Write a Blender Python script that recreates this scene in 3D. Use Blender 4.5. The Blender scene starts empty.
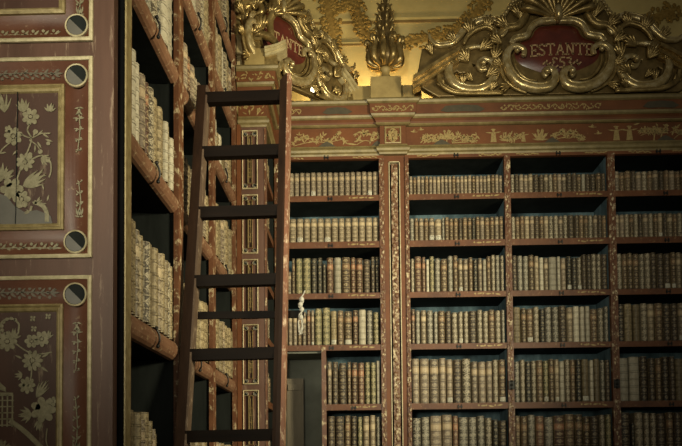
import bpy, bmesh, math, random
from mathutils import Vector, Matrix
R = math.radians
PI = math.pi
sc = bpy.context.scene
COL = sc.collection
rnd = random.Random(7)

# ------------------------------------------------------------------ helpers
def link(o, parent=None):
    COL.objects.link(o)
    if parent is not None:
        o.parent = parent
    return o

def tag(o, label=None, cat=None, group=None, kind=None):
    if label: o['label'] = label
    if cat: o['category'] = cat
    if group: o['group'] = group
    if kind: o['kind'] = kind
    return o

def thing(name, label, cat, loc=(0, 0, 0), rz=0.0, group=None):
    o = bpy.data.objects.new(name, None)
    o.empty_display_size = 0.1
    link(o)
    o.location = loc
    o.rotation_euler = (0, 0, rz)
    return tag(o, label, cat, group)

def obj(name, bm, m, parent=None, smooth=False, bevel=0.0, local=None):
    """link bm as one mesh object; `local` = world origin to subtract so coordinates may be written in world space"""
    if bevel > 0:
        es = [e for e in bm.edges if len(e.link_faces) == 2 and e.calc_face_angle(0) > 0.9]
        if es:
            bmesh.ops.bevel(bm, geom=es, offset=bevel, segments=2, affect='EDGES', clamp_overlap=True)
    if local is not None:
        bmesh.ops.translate(bm, verts=bm.verts, vec=-Vector(local))
    bmesh.ops.recalc_face_normals(bm, faces=bm.faces)
    me = bpy.data.meshes.new(name)
    bm.to_mesh(me)
    bm.free()
    if smooth:
        for p in me.polygons: p.use_smooth = True
    ms = m if isinstance(m, (list, tuple)) else [m]
    for x in ms: me.materials.append(x)
    o = bpy.data.objects.new(name, me)
    return link(o, parent)

def NB(): return bmesh.new()

def box(bm, x0, x1, y0, y1, z0, z1):
    vs = [bm.verts.new(p) for p in ((x0,y0,z0),(x1,y0,z0),(x1,y1,z0),(x0,y1,z0),(x0,y0,z1),(x1,y0,z1),(x1,y1,z1),(x0,y1,z1))]
    for f in ((0,3,2,1),(4,5,6,7),(0,1,5,4),(1,2,6,5),(2,3,7,6),(3,0,4,7)):
        bm.faces.new([vs[i] for i in f])
    return vs

def smooth_path(pts, n=6, radii=None):
    P = [Vector(p) for p in pts]
    out = []; ro = []
    for i in range(len(P)-1):
        p0 = P[max(i-1, 0)]; p1 = P[i]; p2 = P[i+1]; p3 = P[min(i+2, len(P)-1)]
        for k in range(n):
            t = k/n
            a = 0.5*((2*p1)+(p2-p0)*t+(2*p0-5*p1+4*p2-p3)*t*t+(3*p1-p0-3*p2+p3)*t*t*t)
            out.append(a)
            if radii: ro.append(radii[i]*(1-t)+radii[i+1]*t)
    out.append(P[-1])
    if radii: ro.append(radii[-1])
    return (out, ro) if radii else out

def tube(bm, pts, rad, seg=8, squash=1.0, nrm=None):
    """tube along pts, rad scalar or list"""
    n = len(pts)
    P = [Vector(p) for p in pts]
    rs = rad if isinstance(rad, (list, tuple)) else [rad]*n
    rings = []
    prev = None
    for i in range(n):
        t = (P[min(i+1, n-1)]-P[max(i-1, 0)])
        if t.length < 1e-9: t = Vector((0,0,1))
        t.normalize()
        ref = Vector(nrm) if nrm is not None else (prev if prev is not None else (Vector((0,0,1)) if abs(t.z) < .9 else Vector((1,0,0))))
        a = ref - t*ref.dot(t)
        if a.length < 1e-6:
            a = t.orthogonal()
        a.normalize()
        prev = a
        b = t.cross(a)
        ring = []
        for k in range(seg):
            an = 2*PI*k/seg
            ring.append(bm.verts.new(P[i]+a*(math.cos(an)*rs[i]*squash)+b*(math.sin(an)*rs[i])))
        rings.append(ring)
    for i in range(n-1):
        for k in range(seg):
            bm.faces.new((rings[i][k], rings[i][(k+1)%seg], rings[i+1][(k+1)%seg], rings[i+1][k]))
    bm.faces.new(rings[0][::-1]); bm.faces.new(rings[-1])

def ball(bm, c, r, sx=1, sy=1, sz=1, rot=None, u=10, v=6):
    M = Matrix.Translation(Vector(c))
    if rot is not None: M = M @ rot
    M = M @ Matrix.Diagonal((r*sx, r*sy, r*sz, 1))
    top = bm.verts.new(M @ Vector((0, 0, 1))); bot = bm.verts.new(M @ Vector((0, 0, -1)))
    rows = [[bm.verts.new(M @ Vector((math.sin(PI*i/v)*math.cos(2*PI*k/u), math.sin(PI*i/v)*math.sin(2*PI*k/u), math.cos(PI*i/v)))) for k in range(u)] for i in range(1, v)]
    for k in range(u):
        bm.faces.new((top, rows[0][k], rows[0][(k+1) % u])); bm.faces.new((bot, rows[-1][(k+1) % u], rows[-1][k]))
        for i in range(v-2): bm.faces.new((rows[i][k], rows[i+1][k], rows[i+1][(k+1) % u], rows[i][(k+1) % u]))

def lathe(bm, c, prof, seg=24):
    rings = []
    for r, z in prof:
        rings.append([bm.verts.new((c[0]+r*math.cos(2*PI*k/seg), c[1]+r*math.sin(2*PI*k/seg), c[2]+z)) for k in range(seg)])
    for i in range(len(rings)-1):
        for k in range(seg):
            bm.faces.new((rings[i][k], rings[i][(k+1)%seg], rings[i+1][(k+1)%seg], rings[i+1][k]))
    bm.faces.new(rings[0][::-1]); bm.faces.new(rings[-1])

def sweep(bm, plan, prof, z_is_abs=True):
    """sweep closed profile [(offset outward, z)] along an open plan polyline; outward = right-hand side of travel"""
    n = len(plan)
    P = [Vector((p[0], p[1])) for p in plan]
    def nor(a, b):
        d = (b-a).normalized(); return Vector((d.y, -d.x))
    rings = []
    for i in range(n):
        if i == 0: m = nor(P[0], P[1])
        elif i == n-1: m = nor(P[-2], P[-1])
        else:
            a = nor(P[i-1], P[i]); b = nor(P[i], P[i+1])
            m = (a+b)/(1+a.dot(b))
        rings.append([bm.verts.new((P[i].x+m.x*o, P[i].y+m.y*o, z)) for o, z in prof])
    k = len(prof)
    for i in range(n-1):
        for j in range(k):
            bm.faces.new((rings[i][j], rings[i+1][j], rings[i+1][(j+1)%k], rings[i][(j+1)%k]))
    bm.faces.new(rings[0]); bm.faces.new(rings[-1][::-1])

def rect_frame(bm, u0, u1, v0, v1, prof, F):
    """sweep profile [(inset, height)] round a rectangle with mitred corners; F maps (u,v,h)->world"""
    rings = []
    for ins, h in prof:
        rings.append([bm.verts.new(F(u, v, h)) for u, v in ((u0+ins, v0+ins), (u1-ins, v0+ins), (u1-ins, v1-ins), (u0+ins, v1-ins))])
    for i in range(len(rings)-1):
        for k in range(4):
            bm.faces.new((rings[i][k], rings[i][(k+1)%4], rings[i+1][(k+1)%4], rings[i+1][k]))

def poly(bm, pts, F, h0, h1):
    """extrude a 2-D outline from height h0 to h1 through mapping F(u,v,h)"""
    a = [bm.verts.new(F(u, v, h1)) for u, v in pts]
    b = [bm.verts.new(F(u, v, h0)) for u, v in pts]
    bm.faces.new(a); bm.faces.new(b[::-1])
    n = len(pts)
    for i in range(n):
        bm.faces.new((a[i], b[i], b[(i+1)%n], a[(i+1)%n]))

# ------------------------------------------------------------------ materials
def nodes(name):
    m = bpy.data.materials.new(name); m.use_nodes = True
    nt = m.node_tree; nt.nodes.clear()
    out = nt.nodes.new('ShaderNodeOutputMaterial')
    b = nt.nodes.new('ShaderNodeBsdfPrincipled')
    nt.links.new(b.outputs[0], out.inputs[0])
    return m, nt, b

def N(nt, t, **kw):
    n = nt.nodes.new(t)
    for k, v in kw.items(): setattr(n, k, v)
    return n

def noise(nt, scale, detail=5, rough=.6, stretch=None, coord='Object'):
    tc = N(nt, 'ShaderNodeTexCoord')
    src = tc.outputs[coord]
    if stretch:
        mp = N(nt, 'ShaderNodeMapping'); mp.inputs['Scale'].default_value = stretch
        nt.links.new(src, mp.inputs['Vector']); src = mp.outputs['Vector']
    n = N(nt, 'ShaderNodeTexNoise'); n.inputs['Scale'].default_value = scale
    n.inputs['Detail'].default_value = detail; n.inputs['Roughness'].default_value = rough
    nt.links.new(src, n.inputs['Vector'])
    return n.outputs['Fac']

def ramp(nt, fac, stops):
    r = N(nt, 'ShaderNodeValToRGB')
    e = r.color_ramp.elements
    while len(e) < len(stops): e.new(0.5)
    for i, (p, c) in enumerate(stops):
        e[i].position = p; e[i].color = (*c, 1)
    nt.links.new(fac, r.inputs['Fac'])
    return r.outputs['Color']

def mix(nt, fac, a, b, mode='MIX'):
    m = N(nt, 'ShaderNodeMix', data_type='RGBA', blend_type=mode)
    for sock, v in ((0, fac), (6, a), (7, b)):
        if hasattr(v, 'is_output') or hasattr(v, 'links'): nt.links.new(v, m.inputs[sock])
        elif isinstance(v, (int, float)): m.inputs[sock].default_value = v
        else: m.inputs[sock].default_value = (*v, 1)
    return m.outputs[2]

def math_(nt, op, a, b=None, c=None):
    m = N(nt, 'ShaderNodeMath', operation=op)
    for i, v in enumerate((a, b, c)):
        if v is None: continue
        if isinstance(v, (int, float)): m.inputs[i].default_value = v
        else: nt.links.new(v, m.inputs[i])
    return m.outputs[0]

def bump(nt, b, h, strength=.3, dist=.004):
    bp = N(nt, 'ShaderNodeBump'); bp.inputs['Strength'].default_value = strength
    bp.inputs['Distance'].default_value = dist
    nt.links.new(h, bp.inputs['Height']); nt.links.new(bp.outputs[0], b.inputs['Normal'])

def mat(name, stops, scale=6, rough=.5, metal=0.0, stretch=None, bmp=.2, detail=6, spec=.5, dist=.004):
    m, nt, b = nodes(name)
    f = noise(nt, scale, detail, .65, stretch)
    c = ramp(nt, f, stops)
    nt.links.new(c, b.inputs['Base Color'])
    b.inputs['Roughness'].default_value = rough; b.inputs['Metallic'].default_value = metal
    b.inputs['Specular IOR Level'].default_value = spec
    if bmp: bump(nt, b, f, bmp, dist)
    return m

def worn(name, base1, base2, wear, scale=5, wscale=40, amount=.62, rough=.45, stretch=None):
    """lacquered wood with specks of wear"""
    m, nt, b = nodes(name)
    f = noise(nt, scale, 5, .6, stretch)
    c = ramp(nt, f, [(.3, base1), (.7, base2)])
    w = noise(nt, wscale, 8, .75, stretch)
    wf = ramp(nt, w, [(amount, (0, 0, 0)), (amount+.1, (1, 1, 1))])
    sep = N(nt, 'ShaderNodeSeparateColor'); nt.links.new(wf, sep.inputs[0])
    c2 = mix(nt, sep.outputs[0], c, wear)
    nt.links.new(c2, b.inputs['Base Color'])
    b.inputs['Roughness'].default_value = rough
    b.inputs['Specular IOR Level'].default_value = .35
    bump(nt, b, w, .25, .003)
    return m

M = {}
M['red'] = worn('red_lacquer', (.080, .024, .006), (.140, .046, .012), (.24, .13, .05), 4, 30, .63, .6)
M['panelred'] = worn('dull_red_lacquer', (.052, .024, .016), (.092, .042, .028), (.20, .14, .09), 4, 28, .58, .5, (1, 1, .2))
M['board'] = worn('brown_board', (.070, .033, .021), (.120, .060, .040), (.24, .165, .11), 5, 30, .58, .5, (1.5, 1.5, .15))
M['channel'] = worn('channel_lacquer', (.075, .025, .012), (.125, .048, .025), (.24, .16, .09), 4, 30, .60)
M['shelfred'] = worn('shelf_lacquer', (.068, .022, .007), (.130, .046, .015), (.26, .16, .075), 6, 38, .58, .5)
M['folioshelf'] = worn('worn_red_shelf', (.11, .048, .024), (.20, .100, .054), (.42, .31, .18), 7, 36, .56, .5)
M['gilt_upright'] = worn('gilded_red_upright', (.070, .024, .010), (.135, .055, .024), (.50, .40, .24), 9, 22, .54, .45, (1, 1, .8))
M['mottle'] = worn('mottled_gilt_carving', (.085, .034, .016), (.17, .085, .04), (.50, .40, .25), 12, 42, .50, .5, (1, 1, .7))
M['palegilt'] = mat('pale_gilding', [(.25, (.26, .21, .115)), (.55, (.48, .40, .24)), (.8, (.64, .55, .36))], 30, .5, .05)
M['ledge'] = mat('olive_gilt_moulding', [(.25, (.11, .078, .028)), (.6, (.20, .148, .060)), (.85, (.31, .24, .11))], 14, .45, .15)
M['gilt'] = mat('gilt_paint', [(.25, (.16, .105, .038)), (.6, (.32, .225, .085)), (.85, (.44, .33, .14))], 60, .5, .15, bmp=.05)
M['palepaint'] = mat('pale_gold_painting', [(.3, (.15, .125, .066)), (.7, (.28, .24, .145))], 60, .5, .1, bmp=.05)
M['goldline'] = mat('gold_moulding', [(.25, (.15, .10, .036)), (.6, (.31, .235, .105)), (.85, (.46, .37, .20))], 35, .45, .15)
M['darkpaint'] = mat('dark_green_paint', [(.3, (.035, .028, .014)), (.7, (.06, .045, .022))], 30, .6, bmp=0)
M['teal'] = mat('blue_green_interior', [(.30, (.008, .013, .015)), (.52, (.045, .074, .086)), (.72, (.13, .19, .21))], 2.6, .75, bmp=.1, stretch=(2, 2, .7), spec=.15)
M['teallit'] = mat('blue_green_lit', [(.30, (.03, .05, .06)), (.55, (.11, .17, .20)), (.75, (.18, .26, .30))], 4, .7, bmp=.1, stretch=(2, 2, .7), spec=.2)  # brighter copy of the teal interior, light on the sides painted in
M['gap'] = mat('gap_shadow', [(.3, (.002, .002, .002)), (.7, (.004, .004, .004))], 5, .9, bmp=0, spec=.05)
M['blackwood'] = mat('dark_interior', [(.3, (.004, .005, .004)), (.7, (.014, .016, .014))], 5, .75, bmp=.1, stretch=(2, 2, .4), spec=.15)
M['ladder'] = mat('dark_ladder_wood', [(.25, (.009, .004, .002)), (.6, (.022, .010, .005)), (.85, (.042, .019, .010))], 6, .55, bmp=.25, stretch=(4, 4, .4), spec=.15)
M['ladderdark'] = mat('dark_rung_wood', [(.25, (.0025, .0012, .0006)), (.6, (.006, .003, .0016)), (.85, (.013, .0065, .0035))], 6, .6, bmp=.25, stretch=(.4, 4, 4), spec=.08)
M['ladderedge'] = worn('lit_ladder_edge', (.12, .048, .025), (.20, .088, .048), (.46, .33, .22), 9, 26, .52, .5, (1, 1, .5))  # paler wood colour carries the light on the rails' sides
M['ladderlit'] = worn('lit_grey_edge', (.055, .032, .02), (.10, .065, .042), (.22, .16, .11), 9, 26, .55, .5, (1, 1, .5))
M['iron'] = mat('black_iron', [(.3, (.008, .007, .006)), (.7, (.02, .018, .015))], 20, .5, .5)
M['antique'] = mat('antique_gold', [(.2, (.075, .048, .016)), (.45, (.24, .16, .056)), (.68, (.44, .31, .125)), (.88, (.70, .56, .30))], 16, .30, .65, bmp=.5, detail=8, dist=.01)
M['brightgold'] = mat('bright_gold', [(.2, (.16, .105, .035)), (.5, (.44, .32, .14)), (.8, (.78, .66, .42))], 22, .25, .6, bmp=.35, dist=.008)
M['darkgold'] = mat('dark_bronze_gold', [(.25, (.085, .055, .019)), (.6, (.20, .13, .046)), (.85, (.34, .24, .10))], 12, .38, .5, bmp=.4, dist=.008)
M['plaque'] = mat('plaque_dark_red', [(.3, (.055, .013, .008)), (.7, (.12, .024, .014))], 6, .28, bmp=.05, spec=.5)
M['lettering'] = mat('plaque_letter_gold', [(.3, (.32, .20, .09)), (.7, (.46, .31, .16))], 40, .5, .1, bmp=0)
M['pale_lit_gilt'] = mat('pale_lit_gilding', [(.25, (.24, .18, .08)), (.6, (.48, .39, .21)), (.85, (.62, .53, .33))], 20, .4, .2)  # gilding made paler so the corner pieces look strongly lit
M['plinthgold'] = mat('ochre_plinth', [(.3, (.22, .15, .05)), (.7, (.33, .235, .085))], 9, .6, bmp=.1)
M['wallpaint'] = mat('ochre_wall_paint', [(.3, (.42, .31, .115)), (.55, (.52, .39, .155)), (.8, (.62, .48, .22))], 2.2, .75, bmp=.06, detail=8, spec=.2)
M['wallline'] = mat('painted_wall_line', [(.3, (.15, .085, .02)), (.7, (.22, .135, .035))], 5, .8, bmp=0)
M['walllight'] = mat('painted_wall_light_line', [(.3, (.50, .36, .12)), (.7, (.60, .45, .17))], 5, .8, bmp=0)
M['garland'] = mat('painted_garland', [(.25, (.13, .080, .020)), (.5, (.24, .145, .038)), (.8, (.36, .24, .075))], 30, .85, bmp=.1, spec=.1)
M['floor'] = mat('stone_floor', [(.3, (.12, .10, .08)), (.7, (.20, .17, .13))], 2, .5)
M['plaster'] = mat('plaster_wall', [(.3, (.30, .24, .14)), (.7, (.36, .29, .17))], 2, .8)
M['greygreen'] = mat('grey_green_recess', [(.3, (.085, .085, .066)), (.7, (.14, .14, .11))], 5, .8, bmp=.1)
M['paleboard'] = mat('pale_brown_board', [(.3, (.11, .085, .055)), (.7, (.17, .135, .09))], 6, .7, stretch=(4, 4, .4))
M['greyshade'] = mat('grey_paint_and_reflection', [(.3, (.085, .075, .062)), (.7, (.13, .115, .095))], 7, .45, bmp=.1)
M['faintpaint'] = mat('faint_grey_painting', [(.3, (.095, .075, .048)), (.7, (.135, .11, .075))], 30, .5, bmp=0)  # fainter and greyer than the other channel sprays
M['cord'] = mat('white_cord', [(.3, (.20, .18, .145)), (.7, (.40, .37, .31))], 90, .85)
M['pages'] = mat('page_edges', [(.3, (.36, .29, .18)), (.7, (.55, .46, .31))], 60, .8, stretch=(12, 1, .3))
M['paper'] = mat('paper_label', [(.3, (.62, .57, .45)), (.7, (.78, .73, .60))], 60, .8, bmp=0)

def bookmat(name, base, var, gilt, amt, label=None, edge=.5, lattice=False):
    m, nt, b = nodes(name)
    uv = N(nt, 'ShaderNodeUVMap'); uv.uv_map = 'UVMap'
    sx = N(nt, 'ShaderNodeSeparateXYZ'); nt.links.new(uv.outputs[0], sx.inputs[0])
    u, v = sx.outputs[0], sx.outputs[1]
    at = N(nt, 'ShaderNodeAttribute'); at.attribute_name = 'tone'
    f = noise(nt, 38, 6, .7)
    c = ramp(nt, f, [(.33, base), (.66, var)])
    # tone -> brightness
    g = math_(nt, 'MULTIPLY_ADD', at.outputs['Fac'], .95, .34)
    vm = N(nt, 'ShaderNodeVectorMath', operation='SCALE')
    nt.links.new(c, vm.inputs[0]); nt.links.new(g, vm.inputs['Scale'])
    c = vm.outputs[0]
    # compartments between the raised bands
    fv = math_(nt, 'FRACT', math_(nt, 'MULTIPLY', v, 6.0))
    du = math_(nt, 'SUBTRACT', u, .5); dv = math_(nt, 'SUBTRACT', fv, .5)
    d = math_(nt, 'ADD', math_(nt, 'ABSOLUTE', math_(nt, 'MULTIPLY', du, 1.1)), math_(nt, 'ABSOLUTE', dv))
    rose = math_(nt, 'LESS_THAN', d, .30)
    if lattice:
        d2 = math_(nt, 'ABSOLUTE', math_(nt, 'SUBTRACT', d, .40))
        rose = math_(nt, 'MAXIMUM', rose, math_(nt, 'LESS_THAN', d2, .07))
    band = math_(nt, 'GREATER_THAN', math_(nt, 'ABSOLUTE', dv), .43)
    eg = math_(nt, 'GREATER_THAN', math_(nt, 'ABSOLUTE', du), .40)
    n2 = noise(nt, 130, 3, .6)
    brk = math_(nt, 'GREATER_THAN', n2, .47)
    gm = math_(nt, 'MAXIMUM', math_(nt, 'MULTIPLY', rose, amt), math_(nt, 'MULTIPLY', band, amt*.8))
    gm = math_(nt, 'MAXIMUM', gm, math_(nt, 'MULTIPLY', eg, edge))
    gm = math_(nt, 'MULTIPLY', gm, brk)
    if label:
        lab = math_(nt, 'LESS_THAN', math_(nt, 'ABSOLUTE', math_(nt, 'SUBTRACT', v, .75)), .075)
        c = mix(nt, math_(nt, 'MULTIPLY', lab, .9), c, label)
    groove = math_(nt, 'MULTIPLY', math_(nt, 'GREATER_THAN', math_(nt, 'ABSOLUTE', dv), .36), math_(nt, 'LESS_THAN', math_(nt, 'ABSOLUTE', dv), .42))
    c = mix(nt, math_(nt, 'MULTIPLY', groove, .6), c, (.02, .014, .008))
    c = mix(nt, gm, c, gilt)
    nt.links.new(c, b.inputs['Base Color'])
    b.inputs['Roughness'].default_value = .5
    b.inputs['Specular IOR Level'].default_value = .3
    bump(nt, b, f, .3, .002)
    return m

GILT = (.50, .39, .21)
BM = {
 't': (bookmat('tan_calf', (.115, .084, .056), (.25, .190, .130), (.46, .37, .23), .55, (.36, .265, .16)), 'tan leather book'),
 'y': (bookmat('honey_calf', (.15, .110, .065), (.29, .220, .140), (.52, .42, .26), .55, (.42, .32, .19)), 'honey coloured ribbed book'),
 'b': (bookmat('brown_calf', (.060, .036, .021), (.140, .090, .052), GILT, .55, (.20, .115, .06)), 'brown leather book'),
 'd': (bookmat('dark_calf', (.028, .019, .013), (.070, .048, .031), (.36, .28, .16), .55, None), 'dark brown leather book'),
 'g': (bookmat('grey_mottled_calf', (.052, .044, .034), (.17, .148, .112), (.46, .40, .28), .65, None, .45, True), 'grey mottled book'),
 'k': (bookmat('black_calf', (.012, .011, .009), (.032, .028, .022), (.36, .29, .17), .6, None, .3), 'black leather book'),
 'v': (bookmat('pale_vellum', (.34, .29, .20), (.52, .46, .34), (.30, .23, .14), .2, None, .05), 'pale vellum book'),
 'r': (bookmat('red_brown_calf', (.075, .034, .021), (.150, .080, .050), GILT, .5, (.28, .13, .07)), 'reddish brown book'),
 'o': (bookmat('olive_calf', (.045, .045, .024), (.10, .095, .055), (.45, .36, .18), .75, None, .5, True), 'dark olive book with gilt'),
 's': (bookmat('speckled_calf', (.060, .046, .030), (.20, .155, .10), (.50, .42, .28), .7, None, .55, True), 'speckled book with gilt tooling'),
 'w': (bookmat('creased_parchment', (.145, .105, .052), (.38, .295, .165), (.085, .055, .028), .6, None, .3), 'creased parchment book'),
}

# ------------------------------------------------------------------ gilt drawing kit (thin gilding on a surface)
class Gilt:
    def __init__(self, F, t=.0016):
        self.bm = NB(); self.F = F; self.t = t; self.k = 0
    def p(self, pts):
        self.k += 1
        h = self.t*(1+.25*(self.k % 5))
        try: poly(self.bm, pts, self.F, -.0005, h)
        except ValueError: pass
    def disc(self, x, y, r, ry=None, n=10):
        ry = ry or r
        self.p([(x+r*math.cos(2*PI*i/n), y+ry*math.sin(2*PI*i/n)) for i in range(n)])
    def leaf(self, x, y, L, a, w=.28, bend=0.0):
        w *= .8
        c, s = math.cos(a), math.sin(a)
        up = []; dn = []
        for i in range(7):
            t = i/6
            b = bend*L*t*t
            ww = w*L*math.sin(PI*min(1, t**.8))*.5+.0001
            up.append((t*L, b+ww)); dn.append((t*L, b-ww))
        pts = [up[0]]+dn[1:6]+[up[6]]+up[5:0:-1]
        self.p([(x+c*q[0]-s*q[1], y+s*q[0]+c*q[1]) for q in pts])
    def line(self, pts, w):
        P = smooth_path([(q[0], q[1], 0) for q in pts], 5)
        up = []; dn = []
        for i in range(len(P)):
            t = (P[min(i+1, len(P)-1)]-P[max(i-1, 0)]).normalized()
            nn = Vector((-t.y, t.x, 0))*w*.5
            up.append(((P[i]+nn).x, (P[i]+nn).y)); dn.append(((P[i]-nn).x, (P[i]-nn).y))
        for i in range(len(P)-1):
            self.p([dn[i], dn[i+1], up[i+1], up[i]])
    def flower(self, x, y, r, n=8, a0=0.0):
        for i in range(n):
            a = a0+2*PI*i/n
            cx, cy = x+.62*r*math.cos(a), y+.62*r*math.sin(a)
            c_, s_ = math.cos(a), math.sin(a); pw = min(.36, 2.0/n)*r
            self.p([(cx+c_*.38*r*math.cos(t)-s_*pw*math.sin(t), cy+s_*.38*r*math.cos(t)+c_*pw*math.sin(t)) for t in [2*PI*k/10 for k in range(10)]])
        self.disc(x, y, r*.2)
    def fan(self, x, y, L, a0, a1, n, w=.2, bend=.15):
        for i in range(n):
            a = a0+(a1-a0)*i/max(1, n-1)
            self.leaf(x, y, L*(.8+.2*math.sin(PI*i/max(1, n-1))), a, w, bend*(-1 if a > (a0+a1)/2 else 1))
    def sprig(self, pts, w, L, n=5, side=1):
        self.line(pts, w)
        P = smooth_path([(q[0], q[1], 0) for q in pts], 8)
        for i in range(n):
            k = int((i+.6)/n*(len(P)-2))
            t = P[k+1]-P[k]; a = math.atan2(t.y, t.x)
            self.leaf(P[k].x, P[k].y, L, a+.9, .35); self.leaf(P[k].x, P[k].y, L, a-.9, .35)
        t = P[-1]-P[-2]; self.leaf(P[-1].x, P[-1].y, L*1.2, math.atan2(t.y, t.x), .4)
    def bird(self, x, y, s, d=1):
        self.p([(x-d*s, y-.1*s), (x-d*.3*s, y-.25*s), (x+d*.4*s, y-.1*s), (x+d*.75*s, y+.15*s), (x+d*.3*s, y+.2*s), (x-d*.3*s, y+.12*s)][::d])
        self.leaf(x, y, s*1.0, PI/2+d*.5, .38); self.leaf(x-d*.1*s, y, s*.8, PI/2+d*1.0, .35)
        self.leaf(x-d*.8*s, y-.1*s, s*.6, PI if d > 0 else 0, .3)
    def person(self, x, y, s):
        self.disc(x, y+.86*s, .11*s)
        self.p([(x-.22*s, y), (x+.22*s, y), (x+.13*s, y+.74*s), (x-.13*s, y+.74*s)])
        self.leaf(x-.08*s, y+.68*s, .5*s, PI-.1, .22); self.leaf(x+.08*s, y+.68*s, .5*s, .2, .22)
        self.leaf(x-.2*s, y+.95*s, .4*s, 0, .3)
    def bush(self, x, y, w, h, n=9, seed=1):
        q = random.Random(seed)
        for i in range(n):
            a = PI*(.08+.84*i/(n-1))
            self.leaf(x, y, math.hypot(w*math.cos(a), h*math.sin(a)), a, .22, q.uniform(-.2, .2))
            if i % 2: self.disc(x+w*.8*math.cos(a), y+h*.8*math.sin(a), h*.12)
    def done(self, name, m, parent, local=None):
        return obj(name, self.bm, m, parent, local=local)

# ------------------------------------------------------------------ dimensions (metres; eye height 1.6, back case front plane YB)
YB = 5.86
YP = 5.31            # front of the corner pilaster
XL = -.868           # front plane of the left bookcase
DEPTH = .38
ZTOP = 4.492

# ------------------------------------------------------------------ setting
def struct(name, bm, m):
    o = obj(name, bm, m); o['kind'] = 'structure'; return o
b = NB(); box(b, -3.0, 6.5, -4.5, 6.45, -.1, 0); struct('floor', b, M['floor'])
b = NB(); box(b, -3.0, 6.5, 6.32, 6.45, 0, 6.6); struct('wall_back', b, M['wallpaint'])
b = NB(); box(b, -3.1, -3.0, -4.5, 6.45, 0, 6.6); struct('wall_left', b, M['plaster'])
def wall_strip(name, x0, x1, z0, z1, mm, y=6.32):
    b = NB(); box(b, x0, x1, y-.006, y+.002, z0, z1); struct(name, b, mm)
wall_strip('trim_1', -1.2, 6.4, 5.452, 5.478, M['wallline'])
wall_strip('trim_2', -1.2, 6.4, 5.478, 5.50, M['walllight'])
wall_strip('trim_3', -1.2, .36, 5.255, 5.275, M['wallline'])
wall_strip('trim_4', -1.2, .36, 5.275, 5.288, M['walllight'])

# ------------------------------------------------------------------ back bookcases
SH = [(3.702, 3.749), (3.319, 3.370), (2.905, 2.951), (2.486, 2.531), (2.004, 2.053), (1.550, 1.597), (1.05, 1.095), (.55, .595)]
TOPZ = 4.046
def clasp(bm, x, y, z):
    box(bm, x-.016, x-.010, y-.012, y+.002, z+.004, z+.036)
    box(bm, x+.010, x+.016, y-.012, y+.002, z+.004, z+.036)
    box(bm, x-.020, x+.020, y-.007, y+.002, z+.014, z+.024)

def shelf_part(x0, x1, z0, z1, root, org, cx=None):
    b = NB(); box(b, x0, x1, YB-.004, YB+DEPTH-.01, z0, z1)
    s = obj('shelf', b, [M['shelfred'], M['blackwood']], root, bevel=.006, local=org)
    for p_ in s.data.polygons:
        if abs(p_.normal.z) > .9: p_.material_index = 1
    b = NB(); cx = (x0+x1)/2 if cx is None else cx
    clasp(b, cx, YB-.004, z0); obj('iron_clasp', b, M['iron'], s, local=org)
    g = Gilt(lambda u, v, h: Vector((u, YB-.004-h, v)), .0012)
    q = random.Random(int(1000*(x0+z0)))
    for k in range(3):
        xx = x1-.09-k*.07+q.uniform(-.01, .01)
        g.leaf(xx, (z0+z1)/2, .05, q.uniform(-.2, .2), .3); g.disc(xx-.015, (z0+z1)/2+.003, .007)
    g.done('gilt_scrollwork', M['gilt'], s, org)
    return s

def upright(x0, x1, z0, z1, root, org, y1=None, mm='gilt_upright'):
    b = NB(); box(b, x0, x1, YB-.012, YB+.03, z0, z1)
    # carved ripple of gilt leaves down the face
    o = obj('upright', b, M[mm], root, bevel=.006, local=org)
    b = NB(); box(b, x0+.003, x1-.003, YB+.028, YB+DEPTH, z0, z1)
    obj('side_panel', b, M['teallit'], o, local=org)
    b = NB()
    z = z0+.04; k = 0
    while z < z1-.03:
        ball(b, ((x0+x1)/2+(.006 if k % 2 else -.006), YB-.012, z), .013, .9, .45, 1.5, u=6, v=4); z += .040; k += 1
    obj('carved_beading', b, M['mottle'], o, smooth=True, local=org)
    return o

cells = {}    # (col,row) -> (x0,x1,ztop_of_shelf)
# bookcase between corner and pilaster
orgA = (-.21, YB, 0)
A = thing('bookcase', 'red lacquered bookcase bay behind the ladder with a dark doorway recess below', 'bookcase', orgA)
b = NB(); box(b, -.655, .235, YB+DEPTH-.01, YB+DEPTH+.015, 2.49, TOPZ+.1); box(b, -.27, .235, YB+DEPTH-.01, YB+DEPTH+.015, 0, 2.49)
obj('back_panel', b, M['teal'], A, local=orgA)
upright(-.655, -.60, 0, TOPZ, A, orgA); upright(.195, .235, 0, TOPZ, A, orgA)
b = NB(); box(b, -.655, .235, YB-.006, YB+.03, TOPZ, 4.08); rl = obj('top_rail', b, M['red'], A, bevel=.004, local=orgA)
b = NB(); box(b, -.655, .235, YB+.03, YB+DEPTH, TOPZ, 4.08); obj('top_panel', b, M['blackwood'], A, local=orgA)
b = NB(); clasp(b, -.23, YB-.006, TOPZ-.004); obj('iron_clasp', b, M['iron'], rl, local=orgA)
g = Gilt(lambda u, v, h: Vector((u, YB-.006-h, v)), .0012)
for k in range(9): g.leaf(-.02+k*.022, 4.063, .03, rnd.uniform(-.5, .5), .4)
for k in range(3): g.leaf(-.5+k*.03, 4.063, .03, rnd.uniform(-.5, .5), .4)
g.done('gilt_scrollwork', M['gilt'], rl, orgA)
for i, (z0, z1) in enumerate(SH):
    if i < 4: shelf_part(-.60, .195, z0, z1, A, orgA)
    else: shelf_part(-.248, .195, z0, z1, A, orgA)
    if i < 4: cells[(0, i)] = (-.598, .193, z1)
    elif i < 6: cells[(0, i)] = (-.246, .193, z1)
b = NB(); box(b, -.284, -.248, YB-.012, YB+.03, 0, 2.50); box(b, -.278, -.254, YB+.028, YB+DEPTH, 0, 2.49)
for k in range(1): ball(b, (-.266, YB-.004, 2.50), .022, .9, .6, 1.2)
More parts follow.
